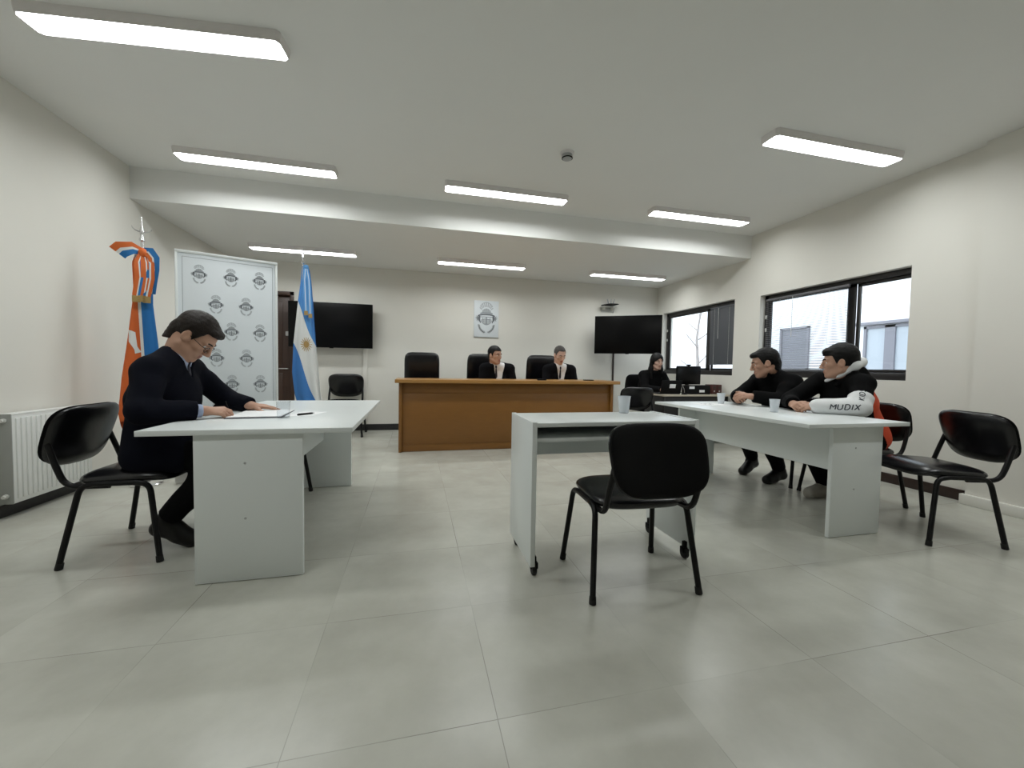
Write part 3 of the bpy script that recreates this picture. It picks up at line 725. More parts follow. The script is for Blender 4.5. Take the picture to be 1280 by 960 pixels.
# ------------------------------------------------------------------ smooth implicit bodies
def nv(v): v = np.asarray(v, float); return v / np.linalg.norm(v)
class SDF:
    def __init__(s): s.p = []
    def cap(s, a, b, ra, rb, k=.02, cut=None, sq=None):
        a = np.asarray(a, float); b = np.asarray(b, float)
        lo = np.minimum(a - ra, b - rb); hi = np.maximum(a + ra, b + rb)
        def f(P):
            Q = P - a
            if sq is not None:
                n, fac = sq; Q = Q + (fac - 1) * (Q @ n)[..., None] * n
            ba = b - a
            if sq is not None: ba = ba + (fac - 1) * (ba @ n) * n
            l2 = ba @ ba + 1e-12
            t = np.clip((Q @ ba) / l2, 0, 1)
            d = np.linalg.norm(Q - t[..., None] * ba, axis=-1) - (ra + (rb - ra) * t)
            if cut is not None:
                for c0, cn in cut: d = np.maximum(d, (P - np.asarray(c0)) @ np.asarray(cn))
            return d
        s.p.append((lo, hi, f, k, 'u')); return s
    def ell(s, c, R, rad, k=.01, op='u'):
        """R rows: local axes"""
        c = np.asarray(c, float); R = np.asarray(R, float); rad = np.asarray(rad, float); m = rad.max()
        def f(P):
            q = (P - c) @ R.T; k0 = np.linalg.norm(q / rad, axis=-1); k1 = np.linalg.norm(q / rad ** 2, axis=-1) + 1e-9
            return k0 * (k0 - 1) / k1
        s.p.append((c - m, c + m, f, k, op)); return s
    def fn(s, lo, hi, f, k=.01, op='u'):
        s.p.append((np.asarray(lo, float), np.asarray(hi, float), f, k, op)); return s
    def mesh(s, res, noise=0.0, nscale=22.0):
        lo = np.min([p[0] for p in s.p if p[4] == 'u'], axis=0) - .035; hi = np.max([p[1] for p in s.p if p[4] == 'u'], axis=0) + .035
        n = np.ceil((hi - lo) / res).astype(int) + 1
        ax = [(lo[i] + res * np.arange(n[i])).astype(np.float32) for i in range(3)]
        D = np.full(n, .12, np.float32)
        for (a, b, f, k, op) in s.p:
            mg = k + .03
            i0 = np.clip(np.floor((a - mg - lo) / res).astype(int), 0, n - 1); i1 = np.clip(np.ceil((b + mg - lo) / res).astype(int) + 1, 1, n)
            if (i1 <= i0).any(): continue
            sl = tuple(slice(x, y) for x, y in zip(i0, i1))
            P = np.stack(np.meshgrid(*[ax[i][sl[i]] for i in range(3)], indexing='ij'), -1).astype(np.float64)
            d = f(P); A = D[sl]
            if op == 'u':
                h = np.clip(.5 + .5 * (A - d) / k, 0, 1); D[sl] = A * (1 - h) + d * h - k * h * (1 - h)
            else:
                h = np.clip(.5 - .5 * (A + d) / k, 0, 1); D[sl] = A * (1 - h) - d * h + k * h * (1 - h)
        if noise:
            M = np.abs(D) < .03; I = np.argwhere(M); P = lo + I * res
            q = P * nscale
            w = np.sin(q[:, 0] + 1.7 * np.sin(q[:, 2] * .6)) * np.sin(q[:, 1] * .9 + 1.3 * np.sin(q[:, 0] * .5)) * .6 + np.sin(q[:, 2] * 1.5 + 2.1 * np.sin(q[:, 0] * .7 + q[:, 1] * .6)) * .5
            D[M] += (noise * w).astype(np.float32)
        return surface_nets(D, lo, res)
def surface_nets(D, lo, res):
    S = D < 0; n = np.array(D.shape)
    off = [(0, 0, 0), (1, 0, 0), (0, 1, 0), (1, 1, 0), (0, 0, 1), (1, 0, 1), (0, 1, 1), (1, 1, 1)]
    cnt = np.zeros(n - 1, np.int8)
    for o in off: cnt += S[o[0]:n[0] - 1 + o[0], o[1]:n[1] - 1 + o[1], o[2]:n[2] - 1 + o[2]]
    C = np.argwhere((cnt > 0) & (cnt < 8))
    idx = np.full(n - 1, -1, np.int64); idx[tuple(C.T)] = np.arange(len(C))
    val = np.stack([D[C[:, 0] + o[0], C[:, 1] + o[1], C[:, 2] + o[2]] for o in off], 1).astype(np.float64)
    O = np.array(off, float); acc = np.zeros((len(C), 3)); w = np.zeros(len(C))
    for a in range(8):
        for b in range(a + 1, 8):
            if np.abs(O[a] - O[b]).sum() != 1: continue
            m = (val[:, a] < 0) != (val[:, b] < 0)
            t = np.where(m, val[:, a] / (val[:, a] - val[:, b] + 1e-12 * (~m)), 0)
            acc += m[:, None] * (O[a] + t[:, None] * (O[b] - O[a])); w += m
    V = lo + (C + acc / w[:, None]) * res
    F = []
    for ax in range(3):
        u, v = (ax + 1) % 3, (ax + 2) % 3
        sl0 = [slice(None)] * 3; sl1 = [slice(None)] * 3; sl0[ax] = slice(0, -1); sl1[ax] = slice(1, None)
        A = S[tuple(sl0)]; B = S[tuple(sl1)]
        E = np.argwhere(A != B); E = E[(E[:, u] > 0) & (E[:, v] > 0) & (E[:, u] < n[u] - 1) & (E[:, v] < n[v] - 1)]
        q = []
        for du, dv in ((-1, -1), (0, -1), (0, 0), (-1, 0)):
            c = E.copy(); c[:, u] += du; c[:, v] += dv; q.append(idx[tuple(c.T)])
        q = np.stack(q, 1); inside = A[tuple(E.T)]
        q[~inside] = q[~inside][:, ::-1]; F.append(q)
    F = np.concatenate(F); F = F[(F >= 0).all(1)]
    # one relaxing pass keeps the surface smooth
    E = np.concatenate([F[:, [0, 1]], F[:, [1, 2]], F[:, [2, 3]], F[:, [3, 0]]])
    for _ in range(2):
        s = np.zeros_like(V); c = np.zeros(len(V))
        np.add.at(s, E[:, 0], V[E[:, 1]]); np.add.at(c, E[:, 0], 1); np.add.at(s, E[:, 1], V[E[:, 0]]); np.add.at(c, E[:, 1], 1)
        V = V * .6 + .4 * s / np.maximum(c, 1)[:, None]
    return V, F
def np_obj(name, VF, mats, parent, slotfn=None, origin=None):
    V, F = VF
    o0 = np.array(origin if origin is not None else (0, 0, 0))
    me = bpy.data.meshes.new(name); V2 = V - o0
    me.vertices.add(len(V2)); me.vertices.foreach_set('co', V2.astype(np.float32).ravel())
    me.loops.add(F.size); me.loops.foreach_set('vertex_index', F.astype(np.int32).ravel())
    me.polygons.add(len(F)); me.polygons.foreach_set('loop_start', np.arange(0, F.size, 4, dtype=np.int32))
    for m in (mats if isinstance(mats, (list, tuple)) else [mats]): me.materials.append(m)
    if slotfn is not None: me.polygons.foreach_set('material_index', slotfn(V[F].mean(1)).astype(np.int32))
    me.polygons.foreach_set('use_smooth', np.ones(len(F), bool))
    me.update(); me.validate()
    o = bpy.data.objects.new(name, me); COL.objects.link(o)
    if parent is not None: o.parent = parent
    return o

# ------------------------------------------------------------------ people
class Person:
    def __init__(s, J, sc_=1.04):
        s.hs = J.get('hs', 1.0)
        s.J = {k: np.asarray(v, float) for k, v in J.items() if k not in ('face', 'faceup', 'hands', 'hs')}
        s.hands = J.get('hands', {}); j = s.J; s.s = sc_
        s.lat = nv(j['shL'] - j['shR']); up = nv(j['neck'] - j['pelvis']); s.F = nv(np.cross(s.lat, up)); s.U = up
        f = nv(J['face']); u0 = np.asarray(J.get('faceup', (0, 0, 1)), float); r = nv(np.cross(f, u0)); u = np.cross(r, f)
        s.hf, s.hr, s.hu = f, r, u; s.HR = np.stack([r, f, u])
    def h(s, x, y, z): return s.J['head'] + (s.hr * x + s.hf * y + s.hu * z) * s.s * s.hs
    def hloc(s, P): return ((P - s.J['head']) @ s.HR.T) / (s.s * s.hs)
    def torso(s, S, t, upper=True, k=.05):
        j = s.J; c = s.s; lat = s.lat * c
        S.cap(j['hipL'], j['hipR'], (.108 + t) * c, (.108 + t) * c, k)
        for sg, hp in ((1, 'hipL'), (-1, 'hipR')):
            S.cap(j['hips' if 0 else hp] * .75 + j['pelvis'] * .25, j['chest'] + lat * .065 * sg, (.108 + t) * c, (.105 + t) * c, k)
            S.cap(j['chest'] + lat * .065 * sg, (j['neck'] * .45 + j['shL' if sg > 0 else 'shR'] * .55) - s.U * .05 * c, (.107 + t) * c, (.062 + t) * c, k)
        S.cap(j['pelvis'], j['chest'] + s.F * .01, (.118 + t) * c, (.115 + t) * c, k)
        S.cap(j['chest'], j['neck'] - s.U * .03 * c, (.11 + t) * c, (.06 + t) * c, k)
        for sg, sh in ((1, 'shL'), (-1, 'shR')):
            S.cap(j['neck'] - s.U * .005 * c, j[sh] + s.U * .004, (.047 + t) * c, (.053 + t) * c, .035)
    def arm(s, S, sd, t, end=0.0, k=.025, start=0.0, tw=None):
        j = s.J; c = s.s; sh, el, wr = j['sh' + sd], j['el' + sd], j['wr' + sd]
        d = nv(wr - el); tw = t if tw is None else tw
        if start == 0: S.cap(sh, el, (.054 + t) * c, (.042 + t) * c, k)
        else: S.cap(sh + (el - sh) * start, el, (.050 + t) * c, (.042 + t) * c, k, cut=[(sh + (el - sh) * start, -nv(el - sh))])
        w2 = wr - d * end
        S.cap(el, w2, (.042 + t) * c, (.027 + tw) * c, k, cut=[(w2 + d * .004, d)] if end > 0 else None)
    def leg(s, S, sd, t, end=0.0, k=.03):
        j = s.J; c = s.s; hp, kn, an = j['hip' + sd], j['kn' + sd], j['an' + sd]; d = nv(an - kn)
        S.cap(hp, kn, (.082 + t) * c, (.056 + t) * c, k)
        a2 = an - d * end
        S.cap(kn, kn + (a2 - kn) * .35 - np.array([0, 0, 0]), (.053 + t) * c, (.056 + t) * c, k); S.cap(kn + (a2 - kn) * .35, a2, (.056 + t) * c, (.036 + t * 1.2) * c, k, cut=[(a2 + d * .004, d)] if end > 0 else None)
    def foot(s, S, sd, t):
        j = s.J; c = s.s; an, to = j['an' + sd], j['to' + sd]
        f = nv(to - an); heel = an + np.array([-nv((to - an) * [1, 1, 0])[0] * .035, -nv((to - an) * [1, 1, 0])[1] * .035, -.045 * c])
        heel[2] = max(heel[2], (.03 + t) * c)
        S.cap(an, heel, (.036 + t) * c, (.032 + t) * c, .02); S.cap(an, to, (.036 + t) * c, (.026 + t) * c, .025)
        S.cap(heel, to, (.030 + t) * c, (.030 + t) * c, .02); S.cap(heel + (to - heel) * .6 , to, (.034 + t) * c, (.028 + t) * c, .02)
    def head(s, S, skull=True, female=False):
        c = s.s * s.hs; h = s.h; R = s.HR
        E = lambda x, y, z, a, b, d, k=.012, op='u': S.ell(h(x, y, z), R, np.array([a, b, d]) * c, k * c, op)
        K = lambda p, q, ra, rb, k=.012: S.cap(h(*p), h(*q), ra * c, rb * c, k * c)
        E(0, -.012, .045, .074, .096, .086, .02); E(0, .03, .02, .066, .066, .075, .02)
        E(0, .030, -.038, .057, .064, .085, .02)
        for sg in (-1, 1):
            K((sg * .052, .0, -.055), (sg * .018, .072, -.098), .022, .018, .02)
            E(sg * .042, .062, -.018, .022, .024, .020, .015)
            K((sg * .008, .094, .026), (sg * .048, .076, .024), .009, .010, .012)
            E(sg * .031, .100, .004, .017, .016, .011, .012, 's')
            E(sg * .0115, .104, -.036, .0085, .011, .008, .006)
            E(sg * .077, -.006, -.004, .009, .021, .033, .006); E(sg * .073, .008, -.012, .012, .014, .02, .008)
            E(sg * .087, -.002, .0, .006, .010, .018, .006, 's')
            E(sg * .031, .081, .0135, .018, .010, .0045, .004); E(sg * .031, .079, -.0085, .016, .009, .0035, .004)
        K((0, .096, .016), (0, .116, -.028), .0085, .0115, .010); E(0, .117, -.031, .011, .010, .010, .006)
        E(0, .080, -.066, .030, .022, .020, .012)
        E(0, .094, -.058, .021, .009, .0055, .004); E(0, .092, -.069, .018, .010, .0065, .004)
        E(0, .103, -.0635, .020, .010, .0016, .003, 's')
        E(0, .076, -.098, .021, .018, .016, .014)
        S.cap(s.J['neck'] - s.U * .03, h(0, -.022, -.05), .060 * c, .052 * c, .025)
        S.cap(h(0, -.045, -.01), s.J['neck'], .05 * c, .055 * c, .03)
    def hand(s, S, sd, f, n, curl, thumb=(.6, .75, -.25), spread=.10, tcurl=.35):
        c = s.s * .98; w = s.J['wr' + sd]; f = nv(f); n = nv(np.asarray(n, float) - f * np.dot(n, f)); t = np.cross(n, f) if sd == 'R' else np.cross(f, n)
        tips = []
        lats = (.030, .010, -.011, -.030); kd = (.086, .090, .085, .077); ln = (.98, 1.06, 1.0, .80)
        S.cap(w - f * .03, w + f * .012, .026 * c, .024 * c, .02, sq=(n, 1.25))
        for i in range(4):
            kn = w + (f * kd[i] + t * lats[i] + n * (.003 if i in (1, 2) else 0)) * c
            S.cap(w + (f * .008 + t * lats[i] * .5) * c, kn, .0135 * c, .0108 * c, .012)
            d = nv(f + t * spread * lats[i] / .03); p = kn; a = 0
            for L, r0, r1, cf in ((.043, .0100, .0090, 1.0), (.027, .0090, .0082, 1.15), (.021, .0082, .0068, .75)):
                a += curl[i] * cf; dd = d * math.cos(a) - n * math.sin(a); q = p + dd * L * ln[i] * c
                S.cap(p, q, r0 * c, r1 * c, .004); p = q
            tips.append(p)
        S.cap(w + (f * .03 + t * .0) * c, w + (f * .07) * c, .016 * c, .015 * c, .015, sq=(n, 1.1))
        td = nv(f * thumb[0] + t * thumb[1] + n * thumb[2]); b = w + (f * .022 + t * .018 - n * .006) * c
        p = b; ax = nv(f * .75 - t * .55 - n * .2)
        for i, (L, r0, r1) in enumerate(((.045, .0155, .0120), (.034, .0115, .0100), (.027, .0100, .0075))):
            dd = nv(td * (1 - tcurl * i * .5) + ax * tcurl * i * .5) if i else td; q = p + dd * L * c; S.cap(p, q, r0 * c, r1 * c, .008); p = q
        tips.append(p); return tips
    def body(s, root, name, res, skin, female=False):
        S = SDF(); s.torso(S, 0); s.tips = {}
        for sd in 'LR':
            s.arm(S, sd, 0); s.leg(S, sd, 0); s.foot(S, sd, 0)
            if sd in s.hands: s.tips[sd] = s.hand(S, sd, *s.hands[sd][0], **s.hands[sd][1])
        s.head(S, female=female)
        def slot(P):
            q = s.hloc(P); return ((np.abs(q[:, 0]) < .021 - .2 * np.abs(q[:, 2] + .0635)) & (np.abs(q[:, 2] + .0635) < .0105) & (q[:, 1] > .085) & (q[:, 1] < .12)).astype(int)
        return np_obj(name, S.mesh(res), [skin, M_lip], root, slot, s.org)
    def eyes(s, root, lookdown=0.0):
        for sg in (-1, 1):
            m = MB(); c = Vector(s.h(sg * .031, .0755, .003) - s.org); r = .0128 * s.s
            m.lathe([(r * math.sin(a) + 1e-5, -r * math.cos(a)) for a in [PI * i / 12 for i in range(13)]], 16, M=Matrix.Translation(c))
            m.slot(1); g = Vector(nv(s.hf * math.cos(lookdown) - s.hu * math.sin(lookdown)))
            q = g.to_track_quat('Z', 'Y').to_matrix().to_4x4(); m.lathe([(.0055 * s.s, r * .90), (.0055 * s.s, r * .93), (.004 * s.s, r * 1.0), (.0005, r * 1.03)], 14, M=Matrix.Translation(c) @ q)
            m.build('eye', [M_eye, M_iris], root, smooth=60)
    def brows(s, root, m, w=.005):
        for sg in (-1, 1):
            pts = [Vector(s.h(sg * x, y, z) - s.org) for x, y, z in ((.012, .1015, .024), (.026, .0985, .029), (.042, .089, .029), (.052, .078, .022))]
            MB().tube(pts, [w * .7 * s.s, w * s.s, w * .9 * s.s, w * .3 * s.s], 8).build('eyebrow', m, root, smooth=60)
    def hair(s, root, m, res=.005, th=.012, zh=.062, low=-.022, back=.6, top=.0, fringe=0.0, yl=.0, noise=.0015, side=0.02, extra=None):
        S = SDF(); c = s.s * s.hs
        S.ell(s.h(0, -.014, .047 + top * .5), s.HR, np.array([.074 + th, .096 + th, .086 + th + top]) * c, .01)
        S.ell(s.h(0, .03, .03), s.HR, np.array([.066 + th, .066 + th * .8, .072 + th]) * c, .02)
        S.cap(s.h(0, -.070, -.01), s.h(0, -.060, -.075), .052 * c, .046 * c, .02)
        if fringe: S.ell(s.h(0, .072, .088), s.HR, np.array([.058, .032 + fringe * .4, .020 + fringe]) * c, .02)
        if extra: extra(S)
        def cutf(P):
            q = s.hloc(P); x, y, z = q[..., 0], q[..., 1], q[..., 2]
            face = np.maximum(.020 + yl + .40 * np.clip(z + .02, 0, .08) - y, z - (zh - .12 * np.maximum(0, np.abs(x) - .045)))
            lowr = z - (low + np.minimum(y - .02, 0) * back + np.maximum(y - .02, 0) * .2)
            ear = np.sqrt(((np.abs(x) - .088) / .026) ** 2 + ((y + .004) / .024) ** 2 + ((z + .006) / .036) ** 2) - 1
            return np.minimum(np.minimum(face, lowr), ear * .03) * c
        m_ = .16 * c
        if extra is None: S.fn(s.J['head'] - m_, s.J['head'] + m_, cutf, .007, 's')
        else:
            def cut2(P):
                q = s.hloc(P); x, y, z = q[..., 0], q[..., 1], q[..., 2]
                return np.maximum(np.maximum(.035 - y, z - (zh - .9 * np.abs(x))), np.abs(x) - .072) * c
            S.fn(s.J['head'] - m_, s.J['head'] + m_, cut2, .004, 's')
        return np_obj('hair', S.mesh(res, noise, 140), m, root, None, s.org)
    def wedge(s, S, apex, slope, depth=.35):
        """V opening at the front of a jacket"""
        a = s.J['chest'] + s.U * apex
        def f(P):
            q = P - a; x = np.abs(q @ s.lat); u = q @ s.U; y = q @ s.F
            return np.maximum(np.maximum((x - u * slope) / math.sqrt(1 + slope * slope), .02 - y), u - .55)
        S.fn(a - depth, a + depth, f, .006, 's')
    def jacket(s, root, name, m, res, t=.020, end=.02, v=None, hem=None, noise=.003, mats=None, slot=None, ends=None, collar=None, arms='LR'):
        S = SDF(); s.torso(S, t)
        for sd in arms: s.arm(S, sd, t, (ends or {}).get(sd, end), tw=t + .004)
        if collar: S.cap(s.J['neck'] - s.U * .02, s.J['neck'] + (s.h(0, -.03, -.06) - s.J['neck']) * collar, .084 * s.s, .078 * s.s, .03)
        for sd in 'LR': S.cap(s.J['hip' + sd], s.J['hip' + sd] + (s.J['kn' + sd] - s.J['hip' + sd]) * .4, (.086 + t) * s.s, (.078 + t) * s.s, .05)
        # neck hole
        up = nv(s.h(0, -.03, -.06) - s.J['neck'])
        S.cap(s.J['neck'] + up * (.045 if not collar else .02), s.J['neck'] + up * .16, .058 * s.s, .072 * s.s, .008)
        S.p[-1] = S.p[-1][:4] + ('s',)
        if v: s.wedge(S, *v)
        return np_obj(name, S.mesh(res, noise, 24), mats or m, root, slot, s.org)
    def shirt(s, root, m, res, t=.010, collar=True):
        S = SDF(); s.torso(S, t)
        up = nv(s.h(0, -.025, -.055) - s.J['neck'])
        S.cap(s.J['neck'] - up * .03, s.J['neck'] + up * .045, .068 * s.s, .062 * s.s, .02, cut=[(s.J['neck'] + up * .055, up)])
        S.cap(s.J['neck'] + up * .03, s.J['neck'] + up * .16, .057 * s.s, .057 * s.s, .004); S.p[-1] = S.p[-1][:4] + ('s',)
        return np_obj('shirt', S.mesh(res), m, root, None, s.org)
    def tie(s, root, shirt, m, length=.30):
        bv = BVHTree.FromObject(shirt, bpy.context.evaluated_depsgraph_get()); vs = []; rows = 0
        o = Vector(s.org); U = Vector(s.U); L = Vector(s.lat); F = Vector(s.F)
        top = Vector(s.J['neck']) + U * .02
        for u, w in ((0, .011), (.03, .014), (.045, .008), (.06, .010), (.15, .017), (length, .023)):
            c = top - U * u
            hit = bv.ray_cast(c + F * .5 - o, -F); b = (hit[0] + o) if hit[0] is not None else c + F * .12
            th = .012 if u < .04 else .006
            for x, y in ((-w, .001), (-w * .6, th), (w * .6, th), (w, .001)): vs.append(b + L * x + F * y - o)
            rows += 1
        MB().add(vs, [(i * 4 + k, i * 4 + k + 1, i * 4 + k + 5, i * 4 + k + 4) for i in range(rows - 1) for k in range(3)]).build('tie', m, root, smooth=40)
    def trousers(s, root, m, res, t=.016, end=.03):
        S = SDF(); j = s.J; S.cap(j['hipL'], j['hipR'], (.112 + t) * s.s, (.112 + t) * s.s, .05)
        for sd in 'LR': s.leg(S, sd, t, end)
        return np_obj('trousers', S.mesh(res, .003, 26), m, root, None, s.org)
    def shoes(s, root, m, res, t=.010, name='shoe'):
        for sd in 'LR':
            S = SDF(); s.foot(S, sd, t)
            an = s.J['an' + sd]; k = np.array([0, 0, 1.])
            fl = lambda P: P[..., 2] - .002
            S.fn(an - .4, np.array([an[0] + .4, an[1] + .4, .004]), fl, .002, 's')
            np_obj(name, S.mesh(res), m, root, None, s.org)
def new_person(label, J, sc_=1.04):
    p = Person(J, sc_); p.org = np.array([p.J['pelvis'][0], p.J['pelvis'][1], 0.0])
    root = thing('person', label, 'person', tuple(p.org)); return p, root

# --- man with glasses, writing at the left desk
J = dict(pelvis=(-1.515, 2.83, .575), hipL=(-1.485, 2.925, .565), hipR=(-1.485, 2.735, .565), chest=(-1.465, 2.83, .90), neck=(-1.412, 2.83, 1.130),
         shL=(-1.42, 3.005, 1.045), shR=(-1.445, 2.645, 1.045), elL=(-1.27, 3.15, .845), wrL=(-1.085, 3.045, .812), elR=(-1.405, 2.505, .835), wrR=(-1.190, 2.665, .818),
         knL=(-1.12, 2.95, .53), knR=(-1.10, 2.72, .54), anL=(-1.22, 2.97, .10), toL=(-1.07, 2.98, .036), anR=(-1.43, 2.74, .165), toR=(-1.295, 2.735, .04),
         hs=1.06, head=(-1.316, 2.835, 1.258), face=(.71, .06, -.70), faceup=(.2, 0, 1),
         hands=dict(L=(((.86, .30, -.12), (.08, -.05, 1), (.10, .14, .18, .22)), dict(spread=.12)),
                    R=(((.90, .40, -.06), (-.10, -.55, .85), (.55, .65, .75, .85)), dict(thumb=(.85, .45, -.35), tcurl=.3))))
p, root = new_person('man in dark navy jacket and glasses bent over papers, writing at the left desk', J, 1.05)
p.body(root, 'body', .0045, M_skin)
p.eyes(root, .5); p.brows(root, M_hairbr, .0045)
p.hair(root, M_hairbr, .0045, th=.010, zh=.070, low=-.022, back=.72, fringe=.003)
p.jacket(root, 'jacket', M_navy, .007, .022, .02, v=(.12, .42), ends=dict(R=.045, L=.012), noise=.004)
sh = p.shirt(root, M_shirtb, .006, .010)
p.tie(root, sh, M_tie, .2)
for sd, e0, e1 in (('R', .055, .012),):
    S = SDF(); d = nv(p.J['wr' + sd] - p.J['el' + sd]); w = p.J['wr' + sd]
    S.cap(w - d * .10, w - d * e1, .042, .0375, .005, cut=[(w - d * e1, d), (w - d * .09, -d)]); np_obj('shirt_cuff', S.mesh(.004), M_shirtb, root, None, p.org)
p.trousers(root, M_trou, .008, .020); p.shoes(root, M_shoe, .006)
# spectacles
g = MB(); O = p.org
for sg in (-1, 1):
    ring = [Vector(p.h(sg * .031 + .0245 * math.cos(a), .1085 - .012 * abs(math.cos(a) * .5 + sg * .0) - .004, -.004 + .0165 * math.sin(a)) - O) for a in [2 * PI * i / 24 for i in range(25)]]
    g.tube(ring, .0017, 6, caps=False)
    g.tube([Vector(p.h(sg * .0555, .102, .002) - O), Vector(p.h(sg * .074, .085, .004) - O), Vector(p.h(sg * .080, .0, .010) - O), Vector(p.h(sg * .078, -.012, -.006) - O)], .0019, 6)
g.tube([Vector(p.h(-.0075, .105, .002) - O), Vector(p.h(0, .109, .005) - O), Vector(p.h(.0075, .105, .002) - O)], .0016, 6)
gl = g.build('spectacles', M_tube, root, smooth=60)
for sg in (-1, 1):
    ring = [Vector(p.h(sg * .031 + .0238 * math.cos(a), .1045 - .006 * abs(math.cos(a)), -.004 + .0158 * math.sin(a)) - O) for a in [2 * PI * i / 20 for i in range(20)]]
    MB().add(ring, [tuple(range(20))]).build('lens', M_lens, gl, smooth=0)
# the pen he writes with
tp = p.tips['R']; a = Vector(tp[0]) * .5 + Vector(tp[4]) * .5
t = thing('pen', 'slim dark pen held in the writing hand of the man with glasses', 'pen', a)
dirv = Vector((.25, .12, -1)).normalized(); top = -dirv * .085; tip = dirv * ((a.z - ZT - .010) / -dirv.z)
MB().tube([top, tip * .7], .0038, 8).build('barrel', M_tube, t); MB().tube([tip * .7, tip], [.0034, .0008], 8).build('tip', M_steel, t)

# --- man in black coat
J = dict(pelvis=(3.74, 3.30, .575), hipL=(3.70, 3.205, .565), hipR=(3.70, 3.395, .565), chest=(3.62, 3.30, .87), neck=(3.465, 3.29, 1.065),
         shL=(3.51, 3.095, 1.00), shR=(3.51, 3.485, 1.00), elL=(3.32, 3.04, .835), wrL=(3.115, 3.165, .862), elR=(3.28, 3.50, .835), wrR=(3.10, 3.31, .850),
         knL=(3.30, 3.18, .53), knR=(3.31, 3.46, .53), anL=(3.55, 3.22, .115), toL=(3.37, 3.19, .036), anR=(3.56, 3.57, .15), toR=(3.40, 3.52, .038),
         hs=1.07, head=(3.375, 3.275, 1.182), face=(-.78, .55, -.22), faceup=(0, 0, 1),
         hands=dict(L=(((-.80, .45, .10), (-.35, -.55, .75), (.62, .65, .7, .75)), dict(thumb=(.75, .5, -.1), tcurl=.4)),
                    R=(((-.72, -.62, .05), (-.55, .35, .75), (.8, .85, .9, .95)), dict(thumb=(.75, .5, -.1), tcurl=.4))))
p, root = new_person('man in black coat leaning forward with clasped hands at the right desk', J, 1.05)
p.body(root, 'body', .005, M_skin2); p.eyes(root, .1); p.brows(root, M_hairbk, .005)
p.hair(root, M_hairbk, .005, th=.009, zh=.066, low=-.022, back=.6, fringe=.006)
p.jacket(root, 'coat', M_coat, .008, .025, .015, noise=.005, collar=.85)
p.trousers(root, M_trou, .008, .018); p.shoes(root, M_shoe, .006)

# --- man in hoodie
J = dict(pelvis=(3.80, 2.67, .575), hipL=(3.76, 2.575, .565), hipR=(3.76, 2.765, .565), chest=(3.62, 2.665, .87), neck=(3.545, 2.64, 1.06),
         shL=(3.500, 2.465, 1.015), shR=(3.55, 2.845, 1.025), elL=(3.365, 2.385, .835), wrL=(3.170, 2.555, .826), elR=(3.27, 2.90, .850), wrR=(3.135, 2.745, .828),
         knL=(3.33, 2.56, .53), knR=(3.34, 2.78, .53), anL=(3.50, 2.52, .10), toL=(3.33, 2.50, .04), anR=(3.55, 2.76, .10), toR=(3.385, 2.765, .04),
         hs=1.05, head=(3.465, 2.625, 1.187), face=(-.66, .75, -.06), faceup=(0, 0, 1),
         hands=dict(L=(((-.70, .62, .0), (-.50, -.40, .78), (.62, .65, .7, .75)), dict(thumb=(.75, .5, -.1), tcurl=.4)),
                    R=(((-.50, -.78, .02), (-.55, .35, .75), (.75, .8, .85, .9)), dict(thumb=(.75, .5, -.1), tcurl=.4))))
p, root = new_person('young man in black hoodie with white lettered sleeve and orange back, hands clasped', J, 1.05)
p.body(root, 'body', .005, M_skin); p.eyes(root, 0); p.brows(root, M_hairbk, .005)
p.hair(root, M_hairbk, .005, th=.012, zh=.056, low=-.022, back=.65, top=.006, fringe=.008)
def oslot(P):
    q = P - p.J['chest']; return ((q @ p.F < .01) & (P[:, 2] < .975) & (np.linalg.norm(P - p.J['elL'], axis=1) > .15) & (P[:, 2] > .45)).astype(int)
hd = p.jacket(root, 'hoodie', M_coat, .007, .022, .02, noise=.004, mats=[M_coat, M_orange], slot=oslot)
S = SDF(); p.arm(S, 'L', .029, .0, start=.56, tw=.034)
sl = np_obj('white_sleeve', S.mesh(.006, .0045, 30), M_hoodw, root, None, p.org)
# hood: dark outside lying on the shoulders, white lining round the neck
S = SDF(); n0 = p.J['neck']; hb, hl = -nv(p.hf * [1, 1, 0]), nv(np.cross([0, 0, 1], p.hf)); Z = np.array([0, 0, 1.])
for sg in (-1, 1):
    S.cap(n0 + hb * .095 + Z * .055, n0 + hb * .045 + hl * sg * .095 + Z * .020, .040, .034, .03); S.cap(n0 + hb * .045 + hl * sg * .095 + Z * .020, n0 - hb * .055 + hl * sg * .070 - Z * .060, .032, .022, .03)
S.cap(n0 + hb * .11 + Z * .01, n0 + hb * .12 - Z * .09, .055, .045, .04)
np_obj('hood', S.mesh(.006, .002, 30), M_coat, root, None, p.org)
S = SDF()
for sg in (-1, 1):
    S.cap(n0 + hb * .100 + Z * .135, n0 + hb * .055 + hl * sg * .100 + Z * .105, .038, .038, .02); S.cap(n0 + hb * .055 + hl * sg * .100 + Z * .105, n0 - hb * .045 + hl * sg * .098 + Z * .025, .038, .022, .02)
    S.cap(n0 - hb * .045 + hl * sg * .098 + Z * .025, n0 - hb * .125 + hl * sg * .040 - Z * .028, .020, .013, .02)
np_obj('hood_lining', S.mesh(.005, .0015, 40), M_hoodw, root, None, p.org)
p.trousers(root, M_trou, .008, .018)
p.shoes(root, M_sneak, .006, .014, 'sneaker')
